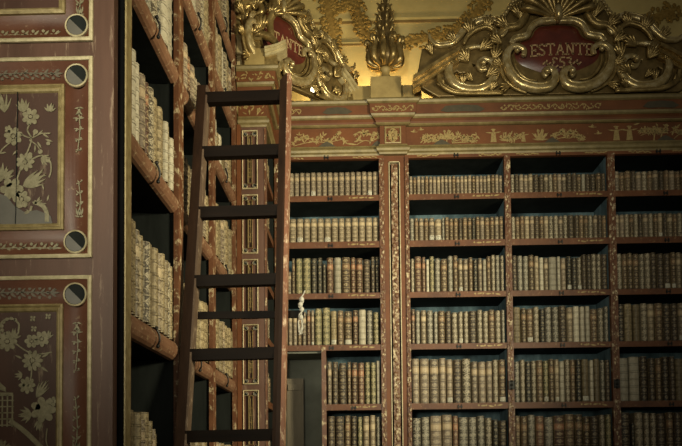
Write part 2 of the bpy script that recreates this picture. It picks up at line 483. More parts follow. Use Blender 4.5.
dv = obj('upright', b, M['gilt_upright'], A, bevel=.005, local=orgA)
# doorway recess: grey green lining and a pale board standing inside
b = NB(); box(b, -.64, -.60, YB+.03, YB+.44, 0, 2.486); box(b, -.61, -.278, YB+.41, YB+.44, 0, 2.486); box(b, -.61, -.278, YB+.03, YB+.42, 2.470, 2.486)
obj('recess_lining', b, M['greygreen'], A, local=orgA)
pb = thing('wooden_board', 'pale brown wooden board standing inside the dark recess behind the ladder', 'board', (-.49, YB+.34, 0))
b = NB(); box(b, -.595, -.455, YB+.32, YB+.345, 0, 2.30); obj('plank', b, M['paleboard'], pb, bevel=.004, local=(-.49, YB+.34, 0))
b = NB(); box(b, -.585, -.465, YB+.305, YB+.321, 2.20, 2.25); obj('batten', b, M['paleboard'], pb, bevel=.004, local=(-.49, YB+.34, 0))

# three-bay bookcase right of the pilaster
orgB = (1.68, YB, 0)
B = thing('bookcase', 'red lacquered bookcase of three bays beneath the full ESTANTE cartouche', 'bookcase', orgB)
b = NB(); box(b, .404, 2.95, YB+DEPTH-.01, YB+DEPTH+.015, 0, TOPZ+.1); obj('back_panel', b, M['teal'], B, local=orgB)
for x0, x1 in ((.404, .434), (1.204, 1.252), (2.032, 2.088), (2.89, 2.95)):
    u = upright(x0, x1, 0, TOPZ+.01, B, orgB)
    if 1 < x0 < 2.5:
        b = NB(); xc = (x0+x1)/2; zc = 2.19
        lathe_r = [(.022, 0), (.022, .006), (.014, .012), (.006, .016)]
        for k, (r, h) in enumerate(lathe_r): pass
        box(b, xc-.022, xc+.022, YB-.022, YB-.010, zc-.035, zc+.035); ball(b, (xc, YB-.024, zc), .012); ball(b, (xc, YB-.022, zc+.03), .010); ball(b, (xc, YB-.022, zc-.03), .010)
        obj('lock_plate', b, M['iron'], u, local=orgB)
b = NB(); box(b, .404, 2.95, YB-.006, YB+.03, TOPZ, 4.08); rl = obj('top_rail', b, M['red'], B, bevel=.004, local=orgB)
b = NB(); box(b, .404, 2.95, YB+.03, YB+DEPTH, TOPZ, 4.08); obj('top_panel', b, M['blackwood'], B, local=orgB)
for xc in (.82, 1.64, 2.44):
    b = NB(); clasp(b, xc, YB-.006, TOPZ-.004); obj('iron_clasp', b, M['iron'], rl, local=orgB)
for c0 in (.5, 1.0, 1.3, 1.85, 2.2, 2.55):
    g = Gilt(lambda u, v, h: Vector((u, YB-.006-h, v)), .0012)
    for k in range(9): g.leaf(c0+k*.02, 4.063, .03, rnd.uniform(-.5, .5), .4)
    g.done('gilt_scrollwork', M['gilt'], rl, orgB)
for ci, (x0, x1) in enumerate(((.434, 1.204), (1.252, 2.032), (2.088, 2.89))):
    for i, (z0, z1) in enumerate(SH):
        shelf_part(x0, x1, z0, z1, B, orgB)
        if i < 6: cells[(ci+1, i)] = (x0+.002, x1-.002, z1)

# pilaster between them
orgP = (.32, YB, 0)
P = thing('pilaster', 'tall narrow red pilaster with gold framed panel between the two bookcases', 'pilaster', orgP)
b = NB(); box(b, .236, .403, YB+.055, YB+.30, 0, 4.07); obj('post', b, M['blackwood'], P, local=orgP)
for xa, xb in ((.236, .274), (.364, .403)):
    b = NB(); box(b, xa, xb, YB, YB+.056, 0, 4.07); obj('stile', b, M['red'], P, bevel=.003, local=orgP)
b = NB(); box(b, .274, .364, YB, YB+.056, 4.02, 4.07); obj('head_rail', b, M['red'], P, local=orgP)
for xa, xb in ((.274, .280), (.358, .364)):
    b = NB(); box(b, xa, xb, YB-.008, YB+.056, .1, 4.02); obj('gilt_bead', b, M['palegilt'], P, bevel=.002, local=orgP)
b = NB(); box(b, .274, .364, YB-.008, YB+.05, 4.014, 4.02); obj('gilt_bead', b, M['palegilt'], P, local=orgP)
b = NB(); box(b, .293, .345, YB-.006, YB+.056, .12, 4.0); pn = obj('carved_strip', b, M['mottle'], P, bevel=.006, local=orgP)
b = NB(); z = .2; k = 0
while z < 3.97:
    ball(b, (.319+(.007 if k % 2 else -.007), YB-.006, z), .020, 1.0, .4, 1.2, u=6, v=4); z += .058; k += 1
obj('carved_leaves', b, M['mottle'], pn, smooth=True, local=orgP)

# ------------------------------------------------------------------ cornice running round corner and ressaut
orgC = (.6, YB, 4.07)
C = thing('cornice', 'long red and gilt cornice with painted frieze above the back bookcases', 'cornice', orgC)
plan = [(-.860, YP), (-.655, YP), (-.655, YB), (.205, YB), (.205, YB-.028), (.415, YB-.028), (.415, YB), (2.98, YB)]
def run(name, prof, mm, parent=C):
    b = NB(); sweep(b, plan, prof); return obj(name, b, M[mm], parent, local=orgC)
run('lower_moulding', [(-.05, 4.072), (.006, 4.072), (.010, 4.086), (.024, 4.096), (.030, 4.112), (.026, 4.126), (.012, 4.138), (.008, 4.152), (-.05, 4.152)], 'ledge')
fr = run('frieze', [(-.05, 4.150), (0, 4.150), (0, 4.306), (-.05, 4.306)], 'red')
run('lower_fillet', [(-.05, 4.304), (.022, 4.304), (.034, 4.312), (.034, 4.320), (-.05, 4.320)], 'ledge')
run('cove', [(-.05, 4.320), (.030, 4.320), (.036, 4.335), (.050, 4.352), (-.05, 4.352)], 'red')
run('upper_fillet', [(-.05, 4.352), (.056, 4.352), (.066, 4.362), (.072, 4.378), (-.05, 4.378)], 'ledge')
uf = run('upper_frieze', [(-.05, 4.378), (.078, 4.378), (.082, 4.452), (-.05, 4.452)], 'red')
run('top_moulding', [(-.05, 4.452), (.086, 4.452), (.100, 4.462), (.106, 4.478), (.098, 4.492), (-.05, 4.492)], 'ledge')
b = NB()
box(b, -.86, -.65, YP+.0, 6.31, 4.46, 4.490); box(b, -.66, 2.98, YB-.02, 6.31, 4.46, 4.490)
obj('top_board', b, M['plinthgold'], C, local=orgC)

# frieze painting (picture-like metres: px of the frieze seen face on)
def FZ(off):
    def F(u, v, h): return Vector((.611+(u-430)*.00803, YB-off-h, 4.15+(145.3-v)*.0079))
    return F
class PG(Gilt):       # drawing in frieze units (1 unit = 8 mm, v grows downward)
    def __init__(s, off, xo=0, t=.0014):
        s.bm = NB(); s.k = 0; s.t = t
        s.F = lambda u, v, h: Vector((.611+(u-430+xo)*.00803, YB-off-h, 4.15+v*.0079))
g = PG(0)
def bushy(g, x, y, w, h, seed, n=8):
    q = random.Random(seed)
    g.line([(x-w, y), (x-w*.3, y+h*.3), (x+w*.3, y+h*.25), (x+w, y+h*.5)], .7)
    n *= 2
    for i in range(n):
        xx = x-w+2*w*i/(n-1); yy = y+h*q.uniform(.2, .9)
        for k in range(5): g.leaf(xx, yy, q.uniform(2.5, 5.5), q.uniform(0, 2*PI), .36)
        if i % 4 == 1: g.flower(xx, yy+1.5, 2.2, 5)
bushy(g, 318, 2, 26, 13, 1, 10); bushy(g, 367, 2, 11, 14, 2, 6); g.leaf(356, 2, 12, 3.0, .2)
g.bird(413, 14.5, 3.6, -1); g.bird(422, 16.5, 3.2, 1)
bushy(g, 431, 2, 8, 9, 3, 5); g.bush(447, 6, 9, 11, 9, 4); g.line([(447, 0), (447, 7)], 1.0)
g.line([(452, 2), (470, 3), (478, 4)], 1.0); bushy(g, 465, 3, 12, 8, 5, 6)
g.person(494, 2, 14); g.bush(506, 3, 7, 10, 7, 6); bushy(g, 514, 2, 7, 9, 7, 4); g.person(524, 2, 10)
g.bush(541, 3, 8, 13, 9, 8); bushy(g, 566, 2, 13, 11, 9, 7); g.bush(582, 2, 5, 7, 7, 10)
g.bird(592, 16, 4, -1); g.bird(600, 9, 4, 1); g.person(617, 1.5, 15); g.person(630, 1.5, 15); g.leaf(634, 17, 7, .3, .3)
bushy(g, 654, 6, 13, 10, 11, 9); g.line([(654, 0), (655, 8)], 1.2); bushy(g, 682, 2, 8, 15, 12, 6); bushy(g, 708, 2, 10, 12, 13, 6)
g.done('gilt_chinoiserie', M['gilt'], fr, orgC)
g = PG(.028)
g.k = 3
rb = NB()
FF = lambda u, v, h: Vector((.611+(u-430)*.00803, YB-.028-h, 4.15+v*.0079))
g.flower(392.5, 9.8, 6.2, 8); g.fan(392.5, 2.5, 6, .5, 2.6, 5); g.fan(392.5, 17, 6, -.5, -2.6, 5); g.disc(386.5, 9.8, 1.5); g.disc(398.5, 9.8, 1.5)
g.done('gilt_rosette', M['gilt'], fr, orgC)
rect_frame(rb, 384.3, 400.7, 1.2, 18.6, [(0, 0), (0, .006), (1.0, .008), (1.6, 0)], FF); obj('gilt_frame', rb, M['goldline'], fr, local=orgC)
g = PG(0.0008)
for x, w in ((326, 9), (442, 9), (553, 8), (666, 9), (377, 6)):
    g.p([(x-w, .4), (x+w, .4), (x+w*.5, 3.5), (x, 6), (x-w*.5, 4)])
g.done('painted_mounds', M['darkpaint'], fr, orgC)
# upper frieze scrollwork
def scrolls(x0, x1, off, seed, rise=29.5, h=7):
    g = PG(off); q = random.Random(seed)
    n = int((x1-x0)/7)
    for i in range(n):
        x = x0+(x1-x0)*(i+.5)/n
        s = 1 if i % 2 else -1
        g.line([(x-4, rise+3.5), (x-1, rise+3.5+s*2.4), (x+2, rise+3.5+s*1), (x+1, rise+3.5-s*.5)], .9)
        for k in range(3): g.leaf(x+q.uniform(-3, 3), rise+3.5+q.uniform(-2, 2), 3.2, q.uniform(0, 6.28), .4)
        g.disc(x, rise+3.5-s*2, .9)
    return g.done('gilt_scrollwork', M['gilt'], uf, orgC)
scrolls(372, 414, .108, 1); scrolls(500, 600, .081, 2); scrolls(288, 302, .081, 3)
g = PG(.0808)
for x0, x1 in ((322, 352), (440, 484), (640, 676)):
    g.p([(x0, 31), (x0+6, 29.5), ((x0+x1)/2, 30), (x1-5, 29.3), (x1, 32), (x1-7, 36), ((x0+x1)/2, 37), (x0+5, 36)])
g.done('painted_smudges', M['darkpaint'], uf, orgC)  # dark greenish smudge patches on the upper frieze
# painting on the corner section of the frieze
g = Gilt(lambda u, v, h: Vector((u, YP-h, v)), .0014)
q = random.Random(5)
for k in range(16):
    x = -.85+.18*k/15; zz = 4.23+q.uniform(-.05, .05)
    g.leaf(x, zz, q.uniform(.02, .045), q.uniform(0, 6.28), .35)
    if k % 4 == 0: g.flower(x, zz, .018, 5)
g.done('gilt_chinoiserie', M['gilt'], fr, orgC)
g = Gilt(lambda u, v, h: Vector((u, YP-.0815-h, v)), .0014)
for k in range(26):
    x = -.86+.26*k/25; zz = 4.415+q.uniform(-.02, .02)
    g.leaf(x, zz, q.uniform(.018, .034), q.uniform(0, 6.28), .45)
g.done('gilt_scrollwork', M['gilt'], uf, orgC)

# ------------------------------------------------------------------ framed lacquer panels (near end panel and corner pilaster)
def framed_panel(root, org, Yf, u0, u1, v0, v1, ch, rail, rr, labels=None):
    """gilt outer bead, hollow channel, raised gold bead, field; rr = roundel radius. coordinates X,Z on plane Y=Yf"""
    F = lambda u, v, h: Vector((u, Yf-h, v))
    b = NB()
    box(b, u0+rail, u1-rail, Yf+.012, Yf+.03, v0+rail, v1-rail)
    a = NB()
    i0 = rail
    box(a, u0+i0+ch, u1-i0-ch, Yf+.001, Yf+.03, v0+i0+ch, v1-i0-ch)
    fld = obj('panel_field', a, M['panelred'], root, local=org)
    # hollow channel (concave)
    prof = []
    for k in range(9):
        t = k/8
        prof.append((i0+ch*t, .004-.020*math.sin(PI*t)))
    c = NB(); rect_frame(c, u0, u1, v0, v1, prof, F)
    chn = obj('hollow_channel', c, M['channel'], fld, smooth=True, local=org)
    c = NB(); rect_frame(c, u0, u1, v0, v1, [(0, 0), (0, .010), (rail*.5, .014), (rail, .010), (rail, -.004)], F)
    obj('outer_moulding', c, M['palegilt'], fld, local=org)
    w2 = rail*1.35 if ch > .05 else rail*.55
    j = i0+ch-w2*.3
    c = NB(); rect_frame(c, u0, u1, v0, v1, [(j, -.006), (j, .012), (j+w2*.4, .016), (j+w2*.7, .008), (j+w2*.9, .010), (j+w2*1.3, .006), (j+w2*1.5, -.002)], F)
    obj('inner_moulding', c, M['goldline'], fld, local=org)
    # round sockets at the corners
    cc = i0+ch*.5; ca = cc+ch*.08; cb = cc-ch*.02
    for su, sv in ((u0+cc, v0+cb), (u1-cc, v0+cb), (u0+cc, v1-ca), (u1-cc, v1-ca)):
        c = NB(); n = 20
        rings = []
        for r, h in ((rr*1.0, -.004), (rr*1.0, .006), (rr*.93, .009), (rr*.86, .007), (rr*.82, .0045), (0.0001, .0045)):
            rings.append([c.verts.new(F(su+r*math.cos(2*PI*k/n), sv+r*math.sin(2*PI*k/n), h)) for k in range(n)])
        for i in range(len(rings)-1):
            for k in range(n): 
                f = c.faces.new((rings[i][k], rings[i][(k+1)%n], rings[i+1][(k+1)%n], rings[i+1][k]))
                f.material_index = 1 if i >= 3 else 0
        rd = obj('corner_roundel', c, [M['palegilt'], M['blackwood']], fld, local=org)
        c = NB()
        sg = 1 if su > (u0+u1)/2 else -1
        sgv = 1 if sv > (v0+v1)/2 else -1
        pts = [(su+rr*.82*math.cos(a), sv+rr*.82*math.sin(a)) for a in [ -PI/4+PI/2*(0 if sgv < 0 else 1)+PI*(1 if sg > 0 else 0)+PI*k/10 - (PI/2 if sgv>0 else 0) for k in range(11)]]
        poly(c, pts, F, .003, .0055); obj('grey_reflection', c, M['greyshade'], rd, local=org)  # reflection in the hollow socket, drawn as a flat grey half-disc
    return fld, chn

# ------------------------------------------------------------------ corner pilaster
orgK = (-.76, YP, 0)
K = thing('panelled_pilaster', 'slim corner pilaster of stacked gilt framed panels seen through the ladder', 'pilaster', orgK)
b = NB(); box(b, -.862, -.655, YP, YP+.05, 0, 4.08); obj('post', b, M['board'], K, bevel=.004, local=orgK)
b = NB(); box(b, -.864, -.838, YP-.055, YP, 0, 4.07); obj('dark_edge_post', b, M['red'], K, bevel=.004, local=orgK)
b = NB(); box(b, -.668, -.654, YP-.006, YP+.01, 0, 4.06); obj('gilt_edging', b, M['gilt_upright'], K, bevel=.003, local=orgK)
zt = 4.045
for i in range(8):
    v1 = zt-i*.481; v0 = v1-.440
    fld, chn = framed_panel(K, orgK, YP-.004, -.832, -.716, max(v0, .1), v1, .034, .008, .016)
    g = Gilt(lambda u, v, h: Vector((u, YP-.006-h, v)), .003)
    g.sprig([(-.774, v0+.08), (-.771, v0+.18), (-.777, v0+.36)], .004, .018, 6)
    g.done('gilt_painting', M['gilt'], fld, orgK)
    g = Gilt(lambda u, v, h: Vector((u, YP+.014-h, v)), .003)
    g.sprig([(-.741, v0+.07), (-.741, v0+.36)], .004, .014, 8)
    g.done('gilt_painting', M['gilt'], fld, orgK)
# capital mouldings over the pilaster's top panel
# ------------------------------------------------------------------ narrow return bookcase facing right, between pilaster and back
orgR = (-.66, 5.6, 0)
RB = thing('bookcase', 'sliver of return bookcase with slanting shelf ends behind right ladder rail', 'bookcase', orgR)
b = NB(); box(b, -.870, -.852, YP+.05, YB+.36, 0, 4.08); obj('back_panel', b, M['teal'], RB, local=orgR)
b = NB(); box(b, -.86, -.665, YP+.05, YP+.07, 0, 4.08); box(b, -.86, -.665, YB-.03, YB-.012, 0, 4.08); obj('side_panel', b, M['blackwood'], RB, local=orgR)
for z in (3.70, 3.32, 2.90, 2.48, 2.0, 1.55):
    b = NB(); box(b, -.855, -.662, YP+.07, YB-.03, z, z+.05); obj('shelf', b, M['shelfred'], RB, bevel=.004, local=orgR)

# ------------------------------------------------------------------ left bookcase
orgL = (-1.1, 4.0, 0)
L = thing('bookcase', 'tall left bookcase with red end panel and folio shelves receding past the ladder', 'bookcase', orgL)
LU = [(2.715, 2.785), (3.535, 3.635), (4.385, 4.475), (5.205, 5.295)]
LS = [(2.095, 2.193), (2.825, 2.913), (3.475, 3.560), (4.025, 4.105), (4.515, 4.590), (5.05, 5.12), (1.42, 1.505), (.78, .86), (.12, .2)]
LZ = 5.2
b = NB(); box(b, -1.36, -1.33, 2.70, 5.295, 0, LZ); obj('back_panel', b, M['blackwood'], L, local=orgL)
for i, (y0, y1) in enumerate(LU):
    b = NB(); box(b, XL-.025, XL, y0, y1, 0, LZ); o = obj('upright', b, M['gilt_upright'], L, bevel=.005, local=orgL)
    b = NB(); box(b, -1.335, XL-.024, y0+.012, y1-.012, 0, LZ); obj('side_panel', b, M['blackwood'], o, local=orgL)
for i in range(3):
    y0 = LU[i][1]; y1 = LU[i+1][0]
    for z0, z1 in LS:
        b = NB(); r = (z1-z0)/2; zc = (z0+z1)/2
        n = 8; pr = [(-1.33, z0+r*.5)]
        for k in range(n+1):
            a = -PI/2+PI*k/n
            pr.append((XL-r*.9+r*.9*math.cos(a), zc+r*math.sin(a)))
        pr.append((-1.33, z1))
        va = [b.verts.new((x, y0-.0, z)) for x, z in pr]; vb = [b.verts.new((x, y1+.0, z)) for x, z in pr]
        b.faces.new(va); b.faces.new(vb[::-1])
        for k in range(len(pr)):
            b.faces.new((va[k], vb[k], vb[(k+1)%len(pr)], va[(k+1)%len(pr)]))
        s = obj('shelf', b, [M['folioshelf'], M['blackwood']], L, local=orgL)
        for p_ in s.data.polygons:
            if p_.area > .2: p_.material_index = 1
        b = NB(); yc = y0+(y1-y0)*.46
        tube(b, smooth_path([(XL+.002, yc-.012, zc+.034), (XL+.014, yc, zc+.01), (XL+.014, yc+.006, zc-.02), (XL+.002, yc+.012, zc-.04)], 3), .005, 6)
        ball(b, (XL+.006, yc-.012, zc+.034), .009); ball(b, (XL+.006, yc+.012, zc-.04), .009)
        obj('iron_clasp', b, M['iron'], s, local=orgL)
b = NB(); box(b, XL-.002, XL+.004, 2.705, 2.768, 0, LZ); obj('gilt_edging', b, M['goldline'], L, bevel=.002, local=orgL)
# end panel
YE = 2.63
px = lambda x: -1.318+.003735*x
pz = lambda y: 3.318-.003752*y
b = NB(); box(b, -1.75, -.890, YE+.03, YE+.055, 0, LZ)
ep = obj('end_panel', b, M['board'], L, local=orgL)
b = NB(); box(b, px(95), px(115.5), YE, YE+.031, 0, LZ); obj('stile', b, M['board'], ep, bevel=.004, local=orgL)
b = NB(); box(b, -.96, XL-.002, 2.690, 2.714, 0, LZ); obj('shadow_board', b, M['gap'], ep, local=orgL)  # near-black board, the shadow of the gap put into its colour
vcut = [(pz(42), pz(42)+.80), (pz(258), pz(58)), (pz(476), pz(275.5)), (pz(476)-.88, pz(476)-.07)]
rails = [(pz(58), pz(42)), (pz(275.5), pz(258))]
for v0, v1 in rails+[(pz(476)-.07, pz(476)), (0, pz(476)-.88), (pz(42)+.80, LZ)]:
    b = NB(); box(b, -1.75, px(95), YE+.004, YE+.031, v0, v1); obj('rail', b, M['board'], ep, local=orgL)
FE = lambda u, v, h: Vector((px(u), YE-h, pz(-v)))     # drawing units: photo-like pixels, v up (negative down)
def FEo(off): return lambda u, v, h: Vector((px(u), YE+off-h, pz(-v)))
fields = []
for v0, v1 in vcut:
    fld, chn = framed_panel(L, orgL, YE, -1.72, px(95), v0, v1, .096, .0135, .044)
    fields.append(fld)
def G2(off): return Gilt(FEo(off), .0016)
# vertical channel sprays and horizontal channel sprays
def tulip(g, x, y, s, up=1):
    a = PI/2*up
    g.leaf(x, y, s, a, .4); g.leaf(x-.15*s, y, s*.9, a+.45, .3, -.2*up); g.leaf(x+.15*s, y, s*.9, a-.45, .3, .2*up)
    g.leaf(x, y-up*.15*s, s*.55, a+1.3, .4); g.leaf(x, y-up*.15*s, s*.55, a-1.3, .4)
def vspray(g, x, y0, y1):
    d = 1 if y1 > y0 else -1
    tulip(g, x, y0, 9, d); g.line([(x, y0+d*4), (x+1, (y0+y1)/2), (x-1, y1)], 1.0)
    n = max(2, int(abs(y1-y0)/9))
    for k in range(1, n+1):
        yy = y0+(y1-y0)*k/n
        s = 1-.5*k/n
        g.leaf(x, yy, 7*s, PI/2+d*1.1*(-1), .35, .3); g.leaf(x, yy, 7*s, PI/2+d*1.1, .35, -.3)
        g.disc(x+2, yy+2, 1.1*s+.3); g.disc(x-2.5, yy-1, 1.0*s+.3)
def hspray(g, x0, x1, y):
    d = 1 if x1 > x0 else -1
    for a in (0, .5, -.5): g.leaf(x1-d*8, y, 10 if a == 0 else 8, (0 if d > 0 else PI)+a, .3)
    g.line([(x0, y), ((x0+x1)/2, y+1), (x1-d*6, y)], 1.1)
    n = int(abs(x1-x0)/10)
    for k in range(n):
        xx = x0+(x1-x0)*(k+.3)/n
        for a in (.7, -.7): g.leaf(xx, y, 7, (0 if d > 0 else PI)+a, .4, .1)
        g.disc(xx-d*1, y+4.5, 1.6); g.disc(xx-d*1, y-4.5, 1.6); g.disc(xx-d*3, y, 1.7)
CH = .0125
for fi, fn, mm, args in ((0, vspray, 'palepaint', (80, -12, 40)), (0, hspray, 'palepaint', (-20, 62, -33)), (1, vspray, 'palepaint', (80, -108, -150)),
        (1, vspray, 'palepaint', (81, -215, -182)), (1, hspray, 'palepaint', (-20, 62, -247)), (1, hspray, 'faintpaint', (-20, 62, -72)),
        (2, vspray, 'palepaint', (79, -322, -368)), (2, vspray, 'palepaint', (79, -445, -395)), (2, hspray, 'faintpaint', (-20, 60, -291))):
    g = G2(CH); fn(g, *args); g.done('gilt_painting', M[mm], fields[fi], orgL)
# middle field: flowering plant and pheasant
g = G2(-.001)
g.fan(7, -112, 20, 1.0, 2.3, 5, .16); g.fan(26, -112, 14, .9, 2.5, 6, .3); g.fan(52, -112, 9, .3, 2.6, 5, .35); g.flower(33, -117, 9, 7)
g.line([(34, -122), (30, -130), (34, -140), (28, -158), (20, -180), (18, -198)], 1.4)
g.flower(16, -136, 9.5, 7, .3); g.flower(11, -129, 4, 5); g.line([(16, -140), (6, -148), (0, -156)], 1.2)
g.line([(22, -133), (33, -138), (44, -134), (53, -134)], 1.1)
for x, y, a in ((36, -137, 1.2), (40, -136, .8), (45, -134, -.6), (40, -142, -1.0), (48, -140, -.3), (38, -145, -1.6)): g.leaf(x, y, 8, a, .3)
g.disc(38, -132, 2.6); g.disc(43, -152, 2.4); g.disc(51, -144, 2)
g.line([(32, -140), (40, -146), (43, -152)], 1)
g.flower(28, -162, 9.5, 9); g.disc(33, -155, 2.4)
g.fan(3, -182, 22, 1.0, 2.4, 6, .24); g.fan(6, -178, 14, .1, 1.2, 4, .3)
g.line([(33, -160), (44, -156), (52, -160), (54, -170), (52, -178)], 1.4); g.fan(44, -158, 11, -1.4, .4, 6, .25)
g.fan(26, -186, 26, -.15, 1.05, 7, .2, .25)
g.flower(15, -189, 12, 6); g.disc(15, -189, 6.5); g.flower(25, -199, 9, 6); g.disc(23, -204, 4)
g.bird(40, -203, 7, -1); g.line([(37, -202), (46, -206), (50, -214), (50, -226)], 4.2); g.line([(35, -206), (33, -214)], 2.2); g.fan(33, -212, 6, 2.4, 4.2, 4, .3)
for x, y in ((2, -143), (9, -152), (20, -150), (47, -190), (52, -195)): g.leaf(x, y, 7, (x*1.7) % 6, .3)
g.done('gilt_flower_painting', M['palepaint'], fields[1], orgL)
g = G2(-.0012)
g.p([(0, -222), (14, -226), (56, -226), (54, -216), (40, -210), (28, -212), (18, -206), (10, -196), (0, -192)])
g.done('grey_painted_ground', M['greyshade'], fields[1], orgL)
# lower field: daisies, peony and pavilion
g = G2(-.001)
g.line([(6, -334), (4, -325), (9, -318), (17, -317), (23, -322), (23, -330)], 1.8); g.fan(18, -336, 10, .2, 2.8, 6, .35)
for k in range(9): g.disc(6+8.5*math.cos(k*.5+1)+9, -325+8.5*math.sin(k*.5+1), 1.7)
for x, y in ((37, -317), (52, -315), (38, -327)): g.flower(x, y, 3.2, 4, .7)
g.fan(52, -336, 8, .4, 2.7, 5, .35)
g.flower(12, -339, 10, 8); g.flower(36, -339, 7, 6); g.flower(46, -337, 8, 7, .3)
g.line([(20, -341), (30, -348), (40, -352), (56, -350)], 1.2); g.line([(36, -352), (36, -372), (32, -385)], 1.2)
g.flower(37, -358, 10.5, 10); g.leaf(46, -355, 9, .5, .3); g.leaf(45, -364, 9, -.6, .3); g.leaf(27, -356, 8, 2.7, .3)
g.flower(32, -382, 8.5, 8); g.disc(32, -382, 4.6)
g.fan(41, -394, 20, .5, 1.5, 6, .14); g.fan(27, -372, 8, 2.2, 4.2, 4, .35)
g.flower(48, -406, 13, 7); g.disc(48, -406, 8.4); g.fan(36, -410, 13, 2.2, 4.3, 6, .3); g.fan(44, -416, 11, -2.3, -1.0, 5, .3); g.flower(57, -398, 5, 5)
g.done('gilt_flower_painting', M['palepaint'], fields[2], orgL); g = G2(-.001)
g.p([(-10, -371), (2, -376), (11, -384), (11, -388), (0, -384), (-10, -382)]); g.p([(-10, -388), (18, -389), (18, -392), (-10, -392)])
for k in range(6): g.p([(-8+k*5, -422), (-6.6+k*5, -422), (-6.6+k*5, -391), (-8+k*5, -391)])
for k in range(5): g.p([(-10, -397-k*6), (19, -397-k*6), (19, -395.8-k*6), (-10, -395.8-k*6)])
g.line([(15, -416), (28, -425), (42, -438), (50, -447)], 4.6); g.bush(8, -446, 10, 12, 9, 3); g.line([(52, -424), (51, -436), (54, -445)], 1)
g.done('gilt_pavilion_painting', M['palepaint'], fields[2], orgL)
g = G2(-.0026)
g.line([(19.8, -88), (20.1, -110), (19.4, -150), (19.7, -190), (19.0, -228)], .7)
g.done('plank_crack', M['blackwood'], fields[1], orgL)

# ------------------------------------------------------------------ books
ORD = ['first', 'second', 'third', 'fourth', 'fifth', 'sixth', 'seventh', 'eighth', 'ninth', 'tenth', 'eleventh', 'twelfth', 'thirteenth',
       'fourteenth', 'fifteenth', 'sixteenth', 'seventeenth', 'eighteenth', 'nineteenth', 'twentieth', 'twenty-first', 'twenty-second',
       'twenty-third', 'twenty-fourth', 'twenty-fifth', 'twenty-sixth', 'twenty-seventh', 'twenty-eighth', 'twenty-ninth', 'thirtieth']

def binding(bm, w, h, D, tone, nb=5, tx=None, full=False):
    """spine with raised bands at y=0.. and two boards; local: x across, y depth, z up. tx maps local->final"""
    uvl = bm.loops.layers.uv.get('UVMap') or bm.loops.layers.uv.new('UVMap')
    tl = bm.verts.layers.float.get('tone') or bm.verts.layers.float.new('tone')
    tx = tx or (lambda p: Vector(p))
    rd = min(.022, w*.42)
    cols = [(-w/2, D)]
    ns = 6
    for k in range(ns+1):
        a = PI*k/ns
        cols.append((-w/2*math.cos(a)*1.0, rd*(1-math.sin(a))))
    cols.append((w/2, D))
    zl = [(0, 0)]
    for i in range(1, nb+1):
        z = h*i/(nb+1); bw = min(.006, h*.016)
        zl += [(z-bw, 0), (z-bw*.5, 1), (z+bw*.5, 1), (z+bw, 0)]
    zl.append((h, 0))
    grid = []
    for z, up in zl:
        row = []
        for ci, (x, y) in enumerate(cols):
            e = .0028*up if 1 < ci < len(cols)-2 else 0
            v = bm.verts.new(tx((x, y-e, z))); v[tl] = tone; row.append(v)
        grid.append(row)
    nc = len(cols)
    us = [0]+[k/ns for k in range(ns+1)]+[1]
    for i in range(len(grid)-1):
        for j in range(nc-1):
            f = bm.faces.new((grid[i][j], grid[i][j+1], grid[i+1][j+1], grid[i+1][j]))
            for lp, (a, c) in zip(f.loops, ((i, j), (i, j+1), (i+1, j+1), (i+1, j))):
                lp[uvl].uv = (us[c], zl[a][0]/h)
    t = min(.003, w*.12)
    if full:
        f = bm.faces.new(grid[0][::-1]); f2 = bm.faces.new(grid[-1])
        bm.faces.new((grid[0][0], grid[-1][0], grid[-1][-1], grid[0][-1]))
    else:
        inn = [(-w/2+t, D)]+[(x*(1-2*t/w), y+t) for x, y in cols[1:-1]]+[(w/2-t, D)]
        lo = []; hi = []
        for x, y in inn:
            v = bm.verts.new(tx((x, y, 0))); v[tl] = tone; lo.append(v)
            v = bm.verts.new(tx((x, y, h))); v[tl] = tone; hi.append(v)
        for j in range(nc-1):
            bm.faces.new((lo[j+1], lo[j], hi[j], hi[j+1]))
            bm.faces.new((grid[0][j+1], grid[0][j], lo[j], lo[j+1]))
            bm.faces.new((grid[-1][j], grid[-1][j+1], hi[j+1], hi[j]))
        bm.faces.new((grid[0][0], grid[-1][0], hi[0], lo[0]) if len(zl) == 2 else [grid[i][0] for i in range(len(grid))]+[hi[0], lo[0]])
        bm.faces.new([grid[i][-1] for i in range(len(grid))][::-1]+[lo[-1], hi[-1]])

BOOKS = []   # dict: style,w,h,D,tone,pos,rz,lean,label,group,area
def expand(spec, seed):
    out = []
    for tok in spec.split():
        n = 1
        if '*' in tok: tok, n = tok.split('*'); n = int(n)
        parts = tok.split(':')
        st = parts[0]; w = float(parts[1]) if len(parts) > 1 else 1.0; h = float(parts[2]) if len(parts) > 2 else 1.0
        for _ in range(n): out.append((st, w, h))
    return out

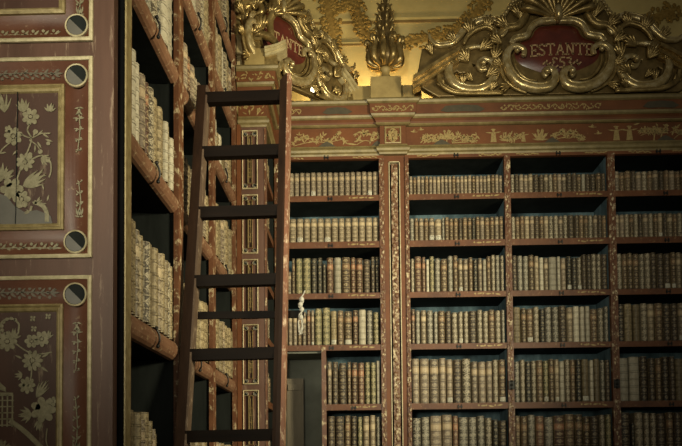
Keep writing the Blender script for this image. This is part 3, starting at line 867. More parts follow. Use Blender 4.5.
BAY = ['bay behind the ladder', 'bay right of pilaster', 'bay under ESTANTE plaque', 'rightmost bay']
ROWN = ['top shelf', 'second shelf', 'third shelf', 'fourth shelf', 'fifth shelf', 'lowest shelf']
SPEC = {
 (0,0): ('t*17', .195), (1,0): ('t b t*2 b t*2 y t*3 b t*2 y t b t*3 y b t*2', .150), (2,0): ('s d t*2 y d:1.5 d y s b t*2 d:1.3 d b v:.8 d d:1.5 b d', .150), (3,0): ('t b b:1.3 d t s b t:1.2 d b t:1.2 b b t s d t b', .160),
 (0,1): ('y*14', .196), (1,1): ('g b t:1.1 b t:1.4 y:1.6:.97 g:.6 b b b d b b k:.8 b t b:1.2 b t b', .185), (2,1): ('s b b y:1.2 t d b y s s t s d:1.5 d b b s t d b', .185), (3,1): ('y t s b s d t:1.3 s b y d y:1.3 b s t b v:.7 b d t s', .190),
 (0,2): ('t:.7:.66 t:.8:.64 b:.7 o:1.6 o:1.7 k:1.2 k k:.7:.85 r:1.5 v:1.6:1.02 b:1.9 r:1.1 r:1.5 d:1.6:.97 d:.8 k:.7', .285),
 (1,2): ('s:1:.95 r:1.7 r:.9 v:.7:.92 o:1.2 g:1.4:.93 b:1.7:.93 g:1.3 b:1.2 y:1.1:.95 t:1.2:.93 b:1:.96 k:1:.92 t:1:.95 v:.9:.9 b:1 s:1 g:1 s:.9', .285),
 (2,2): ('d:1.1 g:1.2 g:1.3:.97 b:1.3 y:1 v:.9:.95 y:1:.95 v:1.9:.96 v:.8:.95 t:1.2:.93 k:1.2:.95 k:1.1:.92 s:1:.95 d:.9 d:1.1 s:1 s:1 d:1.6', .280),
 (3,2): ('s b:.9 b b:1.2 s s:1.2 d:1.2 d:1.4 d:1.2 b y:.9 t:1 y:1 d:1.3 b s d', .285),
 (0,3): ('t:.9:.96 t:.9:.95 t:.9:.93 b:.8:.95 t:.9:.93 r:.8:.96 t:.7:.95 o:1.5:.98 o:1.8 w:1.4:.94 b:1.3:.92 b:1.8:.93 r:1.1:.93 v:1.7:.93 g:1.3:.92 o:1.5:.89', .295),
 (1,3): ('r:.7:1.06 g y:1.2 g:1.3 g:.9:.95 b:1.6 d:1.2 s:1.4:.96 s:1:.95 s:1:.96 d:1.6 s:1.2 s:1.2:.96 b:1.4 s:1.1:.98 g:.8', .265),
 (2,3): ('w:1.7 b:1:.97 b:1.3:.97 s:1.2 k:1:.95 g:1.3 g:1.3:.97 d:1.5 y:1.2:.96 v:1.2:.98 v:1:.98 v:1:.98 b:1.4:.94 s:1.2:.95 g:.9', .285),
 (3,3): ('d:1.1 w:1.2 w:1.2 s:1 y:1:.98 b:1.3 d:1.2 d:1.1 t:1 b:1.2 g:1.1 d:1.3 b:1.2', .295),
 (0,4): ('t:.9:1.02 d:1.3 d:1.7 b:.8:1.03 r:1.3 r:1.3 o:1 o:1 v:.7:1.04', .330),
 (1,4): ('t:1.5:1.03 t:1.9:1.03 t:1.9:1.03 t:1.5:1.03 t:1.4:1.02 d:1.7 s:1.8 t:1.5:.97 t:1.7:.97 t:1.2:.95 s:1.2 b:1.5:.98', .340),
 (2,4): ('g:1.1:.98 s:1 k:1 s:1:.97 b:1.2 o:1 b:.9 y:.9 v:.9:.95 s:1 b:1 k:1 w:1.3:1 v:.7 w:1.1 g:.9:.97 d:.9', .330),
 (3,4): ('v:1.8:1 v:1.9:1 d:1.3:1.04 d:1.2 b:1 d:1.2 d:1 w:1.4:.98 s:1.2 d b:1.2 d:1.3 b', .340),
 (0,5): ('d:1.5 d:1.9 b:1.2 d:1.2 o:1 y:1.3 y:1.3 g:1', .350),
 (1,5): ('g:1.4:.98 g:1.5:.98 t:2:1 t:1.7:1.02 r:1:1 g:1.6:.98 g:1.5:.98 g:1.4 s:1.2:.98 k:1:.9 d:1.5:.88', .340),
 (2,5): ('b:1 b:1.2:.98 g:1.4 r:1.6:.97 g:1.6:.94 r:2.2:.96 b:1.7 b:1.5 b:1.4:.95 d:1.5:.95 s:1.1 o:1', .345),
 (3,5): ('d:1.8:1 k:.5:.8 s:1.4 s:1 s:1.1 d:1.4 b:1.2 d:1.3 s:1.3 b:1.1 k:1.3 d:1 d:1.1', .350),
}
LABELS_AT = {(0,0,5), (0,0,15), (0,1,6), (0,2,7), (0,3,6), (1,0,5), (1,1,5), (1,1,12), (1,2,9), (1,3,8), (2,0,4), (2,1,5), (2,1,8), (2,1,13), (2,2,10), (2,2,12), (2,3,2), (2,4,12), (3,1,9), (3,2,9), (1,0,16), (2,0,13), (1,4,11), (2,4,5)}
for (ci, ri), (spec, H) in sorted(SPEC.items()):
    x0, x1, z = cells[(ci, ri)]
    it = expand(spec, 0)
    q = random.Random(100*ci+ri)
    ws = [w*q.uniform(.92, 1.08) for _, w, _ in it]
    gap = .0085 if ri > 1 else .0065
    k = (x1-x0-gap*(len(it)+1))/sum(ws)
    x = x0+gap
    lone = q.random()
    uniform_set = len(set(s for s, _, _ in it)) == 1
    for i, ((st, w, hh), wr) in enumerate(zip(it, ws)):
        w_ = wr*k
        h = 1.025*H*hh*(1 if uniform_set else q.uniform(.975, 1.02))
        h = min(h, .42)
        tone = q.uniform(.42, .62) if uniform_set else q.uniform(.15, .85)
        side = 'left'
        n = i
        lab = f"{BM[st][1]}, {ORD[n]} from left, {ROWN[ri]}, {BAY[ci]}"
        BOOKS.append(dict(st=st, w=w_, h=h, D=q.uniform(.16, .22)+.04*(ri > 1), tone=tone, pos=(x+w_/2, YB+q.uniform(.014, .024), z), rz=0.0, label=lab,
                          group='old books on the back bookcases', paper=(ci, ri, i) in LABELS_AT or q.random() < .07, nb=5 if ri > 1 else 4))
        x += w_+gap
# left bookcase: rows along +Y facing +X (rz = 90deg)
LBAY = ["left bookcase's near bay", "left bookcase's middle bay", "left bookcase's far bay"]
LROW = {6: 'bottom shelf in view', 0: 'second shelf up', 1: 'third shelf up', 2: 'fourth shelf up', 3: 'fifth shelf up', 4: 'highest shelf in view'}
LSPEC = {
 (0,6): ('w:1:.95 w:1.1 w:.9:.97 t:1:.9 w:1.2:1.02 w:1:.92 t:.8:.8 w:.8:.72', .30, .62), (1,6): ('w w:1:.94 t:1:.8 w:1:.7 w:1.2:.82 t:.9:.65 w:1:.8', .27, .95), (2,6): ('w:1:.9 t:1:1 w:1:.8 w:1:.7 t:1:.75 w:1:.8', .27, .95),
 (0,0): ('w:1.1 w:1:1.02 y w:1:.98 s:1.1:.97 w w:1:.99 y:1:.97 w w:1:.97 s:1:.96 w', .362, .99), (1,0): ('w*5 w:1:.96 w*3', .335, .97), (2,0): ('w*4 t w*4', .33, .98),
 (0,1): ('v:1:1.02 v:1.1:1.02 v:.7:.99 t:1:.94 r:.9:.93 s:1:.95 w:1.1:.92 w:1:.90 w:.8:.9 v:.7:.84 w:1:.82 v:.8:.76', .345, .97), (1,1): ('w t:1 w s w v:.8 t w', .28, .97), (2,1): ('w*3 t w*4', .33, .97),
 (0,2): ('s:1 g:1.1 s:1 g:1.2 s:1 g:1 v:1.3:1.12 v:1.2:1.08', .34, .98), (1,2): ('w:1:.9 t:1:.95 r:1:.88 t:1:.85 s:1:.78 t:1:.8 r:1:.72 t', .26, .97), (2,2): ('v:1 w:.8:.8 v:1:.95 w:1:.6 t:1:.7 w:1:.9', .2, .9),
 (0,3): ('t s w t g w t s', .33, .97), (1,3): ('v:1:1.05 w s:1 v:.9:.9 t:1:.85 s:1:.8 w', .33, .97), (2,3): ('w t w v s w t', .3, .95),
 (1,4): ('w t v s w t', .3, .9), (2,4): ('s v w t s w', .3, .9),
}
for (bi, si), (spec, H, fillf) in sorted(LSPEC.items()):
    y0 = LU[bi][1]+.004; y1 = LU[bi+1][0]-.004
    y1 = y0+(y1-y0)*fillf
    z = LS[si][1]
    it = expand(spec, 0); q = random.Random(1000+10*bi+si)
    ws = [w*q.uniform(.9, 1.1) for _, w, _ in it]
    gap = .007; k = (y1-y0-gap*(len(it)+1))/sum(ws); y = y0+gap
    for i, ((st, w, hh), wr) in enumerate(zip(it, ws)):
        w_ = wr*k; h = H*hh*q.uniform(.97, 1.02)
        lab = f"{BM[st][1]}, {ORD[i]} from front, {LROW[si]}, {LBAY[bi]}"
        BOOKS.append(dict(st=st, w=w_, h=h, D=q.uniform(.2, .28), tone=q.uniform(.3, .75), pos=(XL-q.uniform(.006, .022), y+w_/2, z), rz=PI/2, label=lab,
                          group='old books on the left bookcase', paper=False, nb=5))
        y += w_+gap
# few books on the return case (facing +X, far too small to single out)
for z in (3.75, 3.37, 2.95, 2.53, 2.05, 1.60):
    y = YP+.075
    q = random.Random(int(z*100))
    while y < YB-.09:
        w_ = q.uniform(.03, .045)
        BOOKS.append(dict(st=q.choice('twsb'), w=w_, h=q.uniform(.17, .26), D=.13, tone=q.uniform(.3, .7), pos=(-.690, y+w_/2, z), rz=PI/2, label=None, group='', paper=False, nb=4))
        y += w_+.004

# camera projection, only used to rank books by how large they show
def cam_basis(yaw, pitch, roll):
    cy, sy = math.cos(yaw), math.sin(yaw)
    f = Vector((-sy*math.cos(pitch), cy*math.cos(pitch), math.sin(pitch)))
    r = Vector((cy, sy, 0)); d = f.cross(r)
    c, s = math.cos(roll), math.sin(roll)
    return c*r+s*d, -s*r+c*d, f
CR, CD, CF = cam_basis(.02266, .042, .0094)
CAM = Vector((0, 0, 1.6))
def pr(p):
    q = Vector(p)-CAM
    return 341+733*q.dot(CR)/q.dot(CF), 430+733*q.dot(CD)/q.dot(CF)
for bk in BOOKS:
    x, y, z = bk['pos']; w = bk['w']/2
    if bk['rz'] == 0: c = [(x-w, y, z), (x+w, y, z), (x+w, y, z+bk['h']), (x-w, y, z+bk['h'])]
    else: c = [(x, y-w, z), (x, y+w, z), (x, y+w, z+bk['h']), (x, y-w, z+bk['h'])]
    pp = [pr(v) for v in c]
    # clip to frame roughly
    pp = [(min(max(a, 0), 682), min(max(b_, 0), 446)) for a, b_ in pp]
    ar = 0
    for i in range(4): ar += pp[i][0]*pp[(i+1)%4][1]-pp[(i+1)%4][0]*pp[i][1]
    bk['area'] = abs(ar)/2
    cx = sum(p_[0] for p_ in pp)/4
    if bk['rz'] != 0 and 176 < cx < 202: bk['area'] *= .4       # behind the ladder rail
    if bk['rz'] == 0 and x < -.50: bk['area'] *= .1
inview = [bk for bk in BOOKS if bk['area'] > 2]
order = sorted([bk for bk in inview if bk['label']], key=lambda k: -k['area'])
SOLO = set(id(k) for k in order[:300])
print('BOOKS in view', len(inview), 'solo', len(SOLO))
rest = {}
page_me = {}
restbm = NB(); restmats = list(BM.keys())
for bk in BOOKS:
    w, h, D = bk['w'], bk['h'], bk['D']
    rot = Matrix.Rotation(bk['rz'], 3, 'Z')
    if id(bk) in SOLO:
        b = NB(); binding(b, w, h, D, bk['tone'], bk['nb'])
        o = obj('book', b, BM[bk['st']][0], None)
        o.location = bk['pos']; o.rotation_euler = (0, 0, bk['rz'])
        tag(o, bk['label'], 'book', bk['group'])
        b = NB(); t = min(.003, w*.12)+.0008
        box(b, -w/2+t, w/2-t, min(.022, w*.42)+t, D-.004, .003, h-.004)
        obj('page_block', b, M['pages'], o)
        if bk['paper']:
            b = NB(); rd = min(.022, w*.42); n = 6
            va = []; vb = []
            for k in range(n+1):
                a = PI*(.16+.68*k/n)
                X = -w/2*math.cos(a)*1.03; Y = rd*(1-math.sin(a))-.0022
                va.append(b.verts.new((X, Y, .010))); vb.append(b.verts.new((X, Y, .010+min(.036, w*.95))))
            for k in range(n): b.faces.new((va[k], va[k+1], vb[k+1], vb[k]))
            r_ = bmesh.ops.solidify(b, geom=b.faces[:], thickness=-.001)
            pl = obj('paper_label', b, M['paper'], o)
            pl['label'] = 'small white paper shelf label'
    else:
        fb = len(restbm.faces)
        pos = Vector(bk['pos'])
        binding(restbm, w, h, D, bk['tone'], bk['nb'], lambda p, rot=rot, pos=pos: rot @ Vector(p)+pos, full=True)
        restbm.faces.ensure_lookup_table()
        mi = restmats.index(bk['st'])
        for f in restbm.faces[fb:]: f.material_index = mi
o = obj('books', restbm, [BM[k][0] for k in restmats])
tag(o, 'remaining rows of small old books on the upper shelves and in shelf corners', 'books', None, 'stuff')

# ------------------------------------------------------------------ ladder
# inclined: Y falls towards the floor
def yl(z): return 3.43+(z-1.66)*.165
LADZ = 3.575
orgD = (-.62, yl(0), 0)
D_ = thing('ladder', 'dark wooden ladder leaning between left bookcase and back shelves', 'ladder', orgD)
def xl(z, side):     # rail centre lines
    t = (z-1.66)/(3.55-1.66)
    return (-.836*(1-t)+-.795*t) if side < 0 else (-.374*(1-t)+-.360*t)
def bar(x0, x1, x2, x3, d0, d1, z0, z1, lift=0):
    b = NB()
    def sec(z, xa, xb, l=0):
        y = yl(z)
        return [b.verts.new(p) for p in ((xa, y+d0, z), (xb, y+d0, z+l), (xb, y+d1, z+l), (xa, y+d1, z))]
    lo = sec(z0, x0, x1); hi = sec(z1, x2, x3, lift)
    b.faces.new(lo[::-1]); b.faces.new(hi)
    for k in range(4): b.faces.new((lo[k], lo[(k+1)%4], hi[(k+1)%4], hi[k]))
    return b
def rail(side):
    zt = LADZ if side < 0 else LADZ+.02
    a0, a1 = xl(0, side), xl(zt, side)
    hw = .0275; st = .009 if side < 0 else .019
    r = obj('side_rail', bar(a0-hw-.003, a0+hw-st, a1-hw, a1+hw-st, 0, .085, 0, zt, .04 if side > 0 else 0), M['ladder'], D_, bevel=.003, local=orgD)
    e = obj('lit_edge', bar(a0+hw-st, a0+hw, a1+hw-st, a1+hw, .002, .085, 0, zt+(.04 if side > 0 else 0)), M['ladderedge'] if side > 0 else M['ladderlit'], r, local=orgD)  # lit side of the rail, its light put into a paler strip
    e['label'] = 'pale strip painted as the lit side of the rail'
rail(-1); rail(1)
for zc in (3.507, 3.196, 2.862, 2.497, 2.121, 1.722, 1.33, .94, .54, .17):
    b = NB()
    xa, xb = xl(zc, -1)+.018, xl(zc, 1)-.018; y = yl(zc)
    vs = box(b, xa, xb, y+.004, y+.056, zc-.026, zc+.030)
    for v in vs:
        v.co.z += (v.co.x+.6)*.012
    obj('rung', b, M['ladderdark'], D_, bevel=.004, local=orgD)
b = NB(); zc = 2.335; y = yl(zc)+.094
box(b, xl(zc, -1)-.02, -.262, y-.0095, y+.0095, zc-.018, zc+.018); obj('brace_bar', b, M['ladderdark'], D_, bevel=.003, local=orgD)
# cord hanging from the end of the bar
co = (-.276, y, zc)
T = thing('hanging_cord', 'white knotted cord hanging from end of the ladder bar', 'cord', co)
b = NB(); q = random.Random(3)
for k in range(3):
    a0 = q.uniform(0, 6)
    pts = [(.006*math.cos(a0), -.016, .085-.01*k), (.012, -.02, .06), (-.010+.004*k, -.022, .035), (.010, -.022, .015), (-.008, -.02, -.005), (.008*math.cos(a0+1), -.02, -.03)]
    tube(b, smooth_path(pts, 5), .0038, 6)
lp = [(.0, -.014, .02), (.006, -.016, .045), (.0, .016, .022), (.0, .016, -.022), (.004, -.015, -.026), (.0, -.016, .02)]
tube(b, smooth_path(lp, 5), .0034, 6)
tube(b, smooth_path([(.0, -.018, .08), (.012, -.018, .095), (.02, -.016, .115)], 4), .003, 6)
obj('cord', b, M['cord'], T, smooth=True)
b = NB()
for c, r in (((.004, -.022, .07), .013), ((-.002, -.022, .045), .012), ((.004, -.022, .02), .012), ((0, -.022, -.02), .012)): ball(b, c, r, 1, .8, 1.1)
obj('knot', b, M['cord'], T, smooth=True)
for k in range(5):
    b = NB(); a0 = q.uniform(-1, 1)
    tube(b, smooth_path([(.004*a0, -.02, -.02), (.014*a0, -.021, -.045), (.006*a0-.004*k+.008, -.02, -.07-.008*k), (.012*a0, -.02, -.085-.012*(k % 3))], 4), .0026, 5)
    obj('tassel_strand', b, M['cord'], T, smooth=True)

# ------------------------------------------------------------------ gilded cartouches
S = 1/125.5
def cu(x, y): return ((x-556)*S, (100-(y+.018*(x-556)))*S)
def mirror(pts): return [(-u, v) for u, v in pts]
def path3(pts, w): return [(u, -w, v) for u, v in pts]

def scroll(bm, pts, radii, w, mir=False, seg=8, squash=1.0, ridges=True):
    q = [cu(*p) for p in pts]
    if mir: q = mirror(q)
    P3, rr = smooth_path(path3(q, w), 6, [r*S for r in radii])
    tube(bm, P3, rr, seg, squash, nrm=(0, -1, 0))
    if ridges:
        # raised lip along one side, as on carved C scrolls
        n = len(P3); side = []
        for i in range(n):
            t = (P3[min(i+1, n-1)]-P3[max(i-1, 0)]).normalized()
            nn = Vector((-t.z, 0, t.x))*(1 if not mir else -1)
            side.append(P3[i]+nn*rr[i]*.72+Vector((0, -rr[i]*.62*squash, 0)))
        tube(bm, side, [max(.0025, r*.30) for r in rr], 6)

def acanthus(bm, x, y, a, L, w, mir=False, n=5):
    """lobed leaf of overlapping ridges, raised from the plate"""
    c = cu(x, y); c = (-c[0], c[1]) if mir else c
    if mir: a = PI-a
    for i in range(n):
        da = (i-(n-1)/2)*.27
        l = L*S*1.2*(1-.12*abs(i-(n-1)/2))
        e = Vector((math.cos(a+da)*l, 0, math.sin(a+da)*l))
        p0 = Vector((c[0], -w, c[1])); p1 = p0+e*.55+Vector((0, -.018, 0)); p2 = p0+e*.9+Vector((0, -.026, 0)); p3 = p0+e+Vector((0, -.012, 0))
        P3, rr = smooth_path([p0, p1, p2, p3], 4, [L*S*.08, L*S*.17, L*S*.14, L*S*.05])
        tube(bm, P3, rr, 6, .7)

def plate(outline, holes, depth, m, parent, name='back_plate', bev=.008):
    cv = bpy.data.curves.new(name, 'CURVE'); cv.dimensions = '2D'; cv.fill_mode = 'BOTH'
    cv.extrude = depth/2; cv.bevel_depth = bev; cv.bevel_resolution = 2
    for pts in [outline]+holes:
        sp = cv.splines.new('POLY'); sp.points.add(len(pts)-1); sp.use_cyclic_u = True
        for p_, (u, v) in zip(sp.points, pts): p_.co = (u, v, 0, 1)
    tmp = bpy.data.objects.new('tmp', cv); COL.objects.link(tmp)
    dg = bpy.context.evaluated_depsgraph_get()
    me = bpy.data.meshes.new_from_object(tmp.evaluated_get(dg))
    bpy.data.objects.remove(tmp); bpy.data.curves.remove(cv)
    me.transform(Matrix.Rotation(PI/2, 4, 'X'))
    me.materials.clear(); me.materials.append(m); me.name = name
    o = bpy.data.objects.new(name, me)
    return link(o, parent)

def smooth2(pts, n=4):
    P3 = smooth_path([(a, b_, 0) for a, b_ in pts], n)
    return [(p_.x, p_.y) for p_ in P3]

LET = {  # serif capitals as strokes in a unit box (x 0..w, y 0..1)
 'E': (.62, [((.12, 0), (.12, 1)), ((.0, 1), (.6, 1)), ((.6, 1), (.6, .84)), ((.12, .52), (.45, .52)), ((.45, .60), (.45, .44)), ((0, 0), (.62, 0)), ((.62, 0), (.62, .18))]),
 'T': (.72, [((.36, 0), (.36, 1)), ((0, 1), (.72, 1)), ((0, 1), (0, .82)), ((.72, 1), (.72, .82)), ((.24, 0), (.48, 0))]),
 'A': (.78, [((.08, 0), (.39, 1)), ((.70, 0), (.39, 1)), ((.2, .36), (.58, .36)), ((0, 0), (.18, 0)), ((.6, 0), (.8, 0))]),
 'N': (.78, [((.12, 0), (.12, 1)), ((.12, 1), (.64, 0)), ((.64, 0), (.64, 1)), ((0, 0), (.24, 0)), ((0, 1), (.16, 1)), ((.52, 1), (.76, 1))]),
 'S': (.56, [((.52, .82), (.42, .98)), ((.42, .98), (.18, 1.0)), ((.18, 1.0), (.03, .86)), ((.03, .86), (.06, .66)), ((.06, .66), (.46, .38)), ((.46, .38), (.54, .18)), ((.54, .18), (.4, .02)), ((.4, .02), (.14, 0)), ((.14, 0), (.0, .18))]),
 'R': (.70, [((.12, 0), (.12, 1)), ((.12, 1), (.48, .98)), ((.48, .98), (.58, .76)), ((.58, .76), (.46, .54)), ((.46, .54), (.12, .5)), ((.32, .5), (.66, 0)), ((0, 0), (.24, 0))]),
 'e': (.56, [((.52, .86), (.36, 1)), ((.36, 1), (.12, .94)), ((.12, .94), (.08, .68)), ((.08, .68), (.3, .55)), ((.3, .55), (.04, .38)), ((.04, .38), (.06, .1)), ((.06, .1), (.32, 0)), ((.32, 0), (.56, .2))]),
 '5': (.56, [((.54, 1), (.14, .98)), ((.14, .98), (.10, .58)), ((.10, .58), (.4, .58)), ((.4, .58), (.55, .32)), ((.55, .32), (.38, .04)), ((.38, .04), (.05, .02))]),
 '3': (.56, [((.06, .94), (.44, .98)), ((.44, .98), (.46, .68)), ((.46, .68), (.22, .55)), ((.22, .55), (.52, .36)), ((.52, .36), (.42, .04)), ((.42, .04), (.05, .06))]),
 '~': (.7, [((0, .4), (.18, .62)), ((.18, .62), (.36, .44)), ((.36, .44), (.5, .3)), ((.5, .3), (.7, .52)), ((.3, .5), (.36, .75))]),
}
def letters(bm, text, cx, y0, hgt, w, sp=.2, arch=0.0, th=.13):
    tot = sum(LET[c][0]+sp for c in text)-sp
    x = cx-tot*hgt/2
    for c in text:
        wd, st = LET[c]
        for (a, b_) in st:
            A_ = Vector((x+a[0]*hgt, 0, y0+a[1]*hgt)); B_ = Vector((x+b_[0]*hgt, 0, y0+b_[1]*hgt))
            for V in (A_, B_): V.z += arch*(1-((V.x-cx)/(tot*hgt/2))**2)
            d = B_-A_; d.normalize(); nn = Vector((-d.z, 0, d.x))*hgt*th*.5
            e = d*hgt*th*.35
            vs = [bm.verts.new(p_+Vector((0, dy, 0))) for dy in (-w, -w+.006) for p_ in (A_-e-nn, B_+e-nn, B_+e+nn, A_-e+nn)]
            for f in ((0, 1, 2, 3), (7, 6, 5, 4), (0, 4, 5, 1), (1, 5, 6, 2), (2, 6, 7, 3), (3, 7, 4, 0)): bm.faces.new([vs[i] for i in f])
        x += (wd+sp)*hgt

HALF = [(436, 97), (424, 90), (418, 86), (414, 80), (417, 70), (421, 49), (430, 47), (428, 38), (434, 42), (446, 43), (455, 38), (463, 29), (472, 21), (484, 17.5), (497, 18.5), (503, 19), (507, 11), (514, 5), (520, -6), (534, -14), (548, -18)]
HOLES = [[(473, 47), (480, 41), (489, 36.5), (495, 37), (494, 42), (486, 47)], [(450, 74), (455, 70), (458, 73), (463, 72), (465, 79), (459, 83), (452, 81)], [(469, 62), (475, 64), (478, 61), (479, 66), (471, 68)], [(441, 71), (446, 68), (447, 72), (443, 74)]]

def cartouche(root, full=True, second_line=True):
    sides = (False, True)          # False: as traced (left), True: mirrored (right)
    def keep(mir, far):            # far = element lies well away from the centre
        return full or mir or not far
    hl = [cu(*p) for p in HALF]
    if full: outl = hl+[(-u, v) for u, v in hl[::-1]]
    else:
        cut = [(-.40, .02), (-.42, .25), (-.40, .45), (-.40, .62)]+hl[15:]
        outl = cut+[(-u, v) for u, v in hl[::-1]]
    holes = []
    for h in HOLES:
        hp = [cu(*p) for p in h]
        if full: holes.append(hp)
        holes.append(mirror(hp))
    if not full: holes.append(mirror([cu(*p) for p in ((491, 81), (502, 82), (506, 93), (492, 94))]))
    plate(outl, holes, .05, M['darkgold'], root)
    for mir in sides:
        if keep(mir, True):
            # broken pediment arm: three stepped mouldings
            b = NB()
            for off, wd, dep, in ((0, .030, .11), (.030, .034, .085), (.062, .030, .06)):
                q = [cu(*p) for p in ((457, 53), (446, 59), (432, 68), (420, 76), (410, 82))]
                if mir: q = mirror(q)
                P2 = smooth2(q, 4)
                for i in range(len(P2)-1):
                    (u0, v0), (u1, v1) = P2[i], P2[i+1]
                    vs = [b.verts.new(p_) for p_ in ((u0, -dep-.02, v0-off), (u1, -dep-.02, v1-off), (u1, -dep-.02, v1-off-wd), (u0, -dep-.02, v0-off-wd), (u0, .02, v0-off), (u1, .02, v1-off), (u1, .02, v1-off-wd), (u0, .02, v0-off-wd))]
                    for f in ((0, 1, 2, 3), (7, 6, 5, 4), (0, 4, 5, 1), (3, 2, 6, 7)) + (((0, 3, 7, 4),) if i == 0 else ()) + (((1, 5, 6, 2),) if i == len(P2)-2 else ()):
                        b.faces.new([vs[k] for k in f])
            obj('pediment_arm', b, M['pale_lit_gilt'] if (not full) else M['antique'], root)
            b = NB(); scroll(b, [(427, 34), (429, 41), (436, 46), (448, 45), (456, 39), (464, 30), (474, 23), (487, 20), (498, 23), (504, 30), (501, 36), (495, 35), (494, 30)], [1, 2, 2.6, 3, 3.4, 3.6, 3.6, 3.6, 3.2, 2.6, 2.4, 2.2, 2.4], .05, mir)
            obj('upper_scroll', b, M['brightgold'], root, smooth=True)
            b = NB(); scroll(b, [(462, 46), (466, 38), (474, 31), (484, 28), (491, 31), (492, 36), (488, 37)], [1.4, 2.2, 2.8, 2.6, 2.2, 2, 1.6], .06, mir)
            acanthus(b, 470, 36, 1.9, 15, .05, mir); acanthus(b, 484, 30, 1.2, 12, .05, mir); acanthus(b, 455, 44, 2.4, 12, .05, mir, 4)
            obj('acanthus_leaf', b, M['antique'], root, smooth=True)
            b = NB(); scroll(b, [(484, 50), (474, 48), (462, 51), (452, 58), (446, 69), (447, 80), (454, 89), (466, 93), (479, 92), (489, 85), (494, 74), (490, 64), (482, 61), (476, 66), (479, 72), (484, 71)], [2, 2.6, 3.2, 3.8, 4.2, 4.6, 4.8, 4.8, 4.6, 4.4, 4, 3.6, 3, 2.6, 2.6, 2.8], .055, mir)
            obj('lower_scroll', b, M['brightgold'], root, smooth=True)
            b = NB(); acanthus(b, 466, 64, 2.2, 15, .05, mir, 6); acanthus(b, 460, 88, 1.5, 10, .06, mir, 4); acanthus(b, 484, 80, .6, 12, .06, mir); acanthus(b, 478, 52, .6, 13, .06, mir); acanthus(b, 492, 62, 1.3, 14, .04, mir); acanthus(b, 442, 92, 2.2, 10, .05, mir, 4); acanthus(b, 470, 84, 2.4, 9, .06, mir, 4); acanthus(b, 456, 62, 3.4, 9, .06, mir, 4); acanthus(b, 430, 56, 2.0, 10, .05, mir, 4); acanthus(b, 488, 94, 1.0, 9, .06, mir, 4)
            scroll(b, [(436, 78), (437, 86), (443, 92), (452, 96), (464, 97), (500, 97)], [2.4, 2.6, 2.6, 2.4, 2.2, 2], .07, mir)
            obj('acanthus_leaf', b, M['antique'], root, smooth=True)
        # volute beside the plaque
        if full or mir or True:
            b = NB(); scroll(b, [(521, 60), (522, 54), (516, 50), (509, 51), (504, 58), (504, 69), (509, 80), (519, 89), (533, 93), (546, 91), (552, 84), (551, 76), (545, 73), (541, 77), (544, 81)], [2.6, 2.8, 3.2, 3.6, 4, 4.4, 4.8, 5, 5, 4.8, 4.2, 3.8, 3.2, 2.8, 3], .08, mir)
            obj('volute', b, M['brightgold'], root, smooth=True)
            b = NB(); scroll(b, [(508, 56), (508, 66), (513, 77), (522, 85), (533, 88), (541, 86)], [1.2, 1.8, 2.2, 2.2, 1.8, 1.2], .06, mir, ridges=False)
            scroll(b, [(512, 58), (513, 67), (518, 76), (526, 82), (535, 83)], [1.0, 1.6, 1.9, 1.7, 1.0], .055, mir, ridges=False)
            scroll(b, [(500, 60), (499, 72), (504, 84), (514, 92), (524, 96)], [1.2, 2, 2.2, 2, 1.4], .06, mir, ridges=False)
            acanthus(b, 501, 70, 2.6, 11, .06, mir, 4); acanthus(b, 508, 88, 3.6, 11, .06, mir, 4)
            obj('acanthus_leaf', b, M['antique'], root, smooth=True)
            b = NB(); scroll(b, [(510, 46), (513, 41), (520, 39.5), (526, 37), (529, 31), (533, 26), (540, 23), (548, 22.5), (556, 22)], [3, 3.4, 3.4, 3.2, 3.2, 3.4, 3.4, 3.4, 3], .06, mir)
            obj('plaque_frame', b, M['brightgold'], root, smooth=True)
            b = NB(); scroll(b, [(497, 46), (498, 36), (506, 29), (516, 27), (523, 20), (526, 10), (522, 2), (517, 4)], [2, 3, 3.8, 4, 4.2, 4.2, 3.6, 2.4], .05, mir)
            acanthus(b, 506, 30, 2.4, 13, .06, mir); acanthus(b, 519, 20, 1.9, 14, .06, mir); acanthus(b, 535, 12, .9, 16, .05, mir)
            acanthus(b, 500, 46, 2.6, 12, .06, mir, 4)
            obj('acanthus_leaf', b, M['antique'], root, smooth=True)
            b = NB()
            for k in range(5):
                u, v = cu(503+k*2.2, 17-k*3.6); ball(b, (-u if mir else u, -.07, v), .019, 1, .9, 1, u=8, v=6)
            obj('beading', b, M['brightgold'], root, smooth=True)
            for kx, ky, kr in ((543.5, 77, .026), (514, 56, .022), (480, 68, .026)):
                if kx < 490 and not keep(mir, True): continue
                b = NB(); u, v = cu(kx, ky); ball(b, (-u if mir else u, -.11, v), kr); obj('scroll_boss', b, M['brightgold'], root, smooth=True)
    # shell
    b = NB(); c = cu(556, 20)
    for i in range(11):
        a = PI/2+(i-5)*.27; l = .30
        e = Vector((math.cos(a)*l, 0, math.sin(a)*l))
        p0 = Vector((c[0], -.05, c[1]))
        P3, rr = smooth_path([p0, p0+e*.5+Vector((0, -.05, 0)), p0+e*.85+Vector((0, -.06, 0)), p0+e+Vector((0, -.03, 0))], 4, [.012, .024, .034, .022])
        tube(b, P3, rr, 8, .8)
    obj('shell', b, M['antique'], root, smooth=True)
    b = NB(); tube(b, [(0, -.085, cu(556, 8)[1]), (0, -.11, cu(556, 14)[1]), (0, -.10, cu(556, 22)[1]), (0, -.07, cu(556, 25)[1])], [.022, .032, .030, .012], 10)
    obj('shell_clasp', b, M['brightgold'], root, smooth=True)
    # plaque, slightly domed
    ph = [(556, 24), (547, 25), (539, 26), (534, 30), (531, 36), (526, 40), (518, 43), (513, 50), (513, 58), (518, 65), (528, 70), (543, 75), (556, 76)]
    pl = smooth2([cu(*p) for p in ph], 3); pl = pl+mirror(pl[::-1])[1:-1]
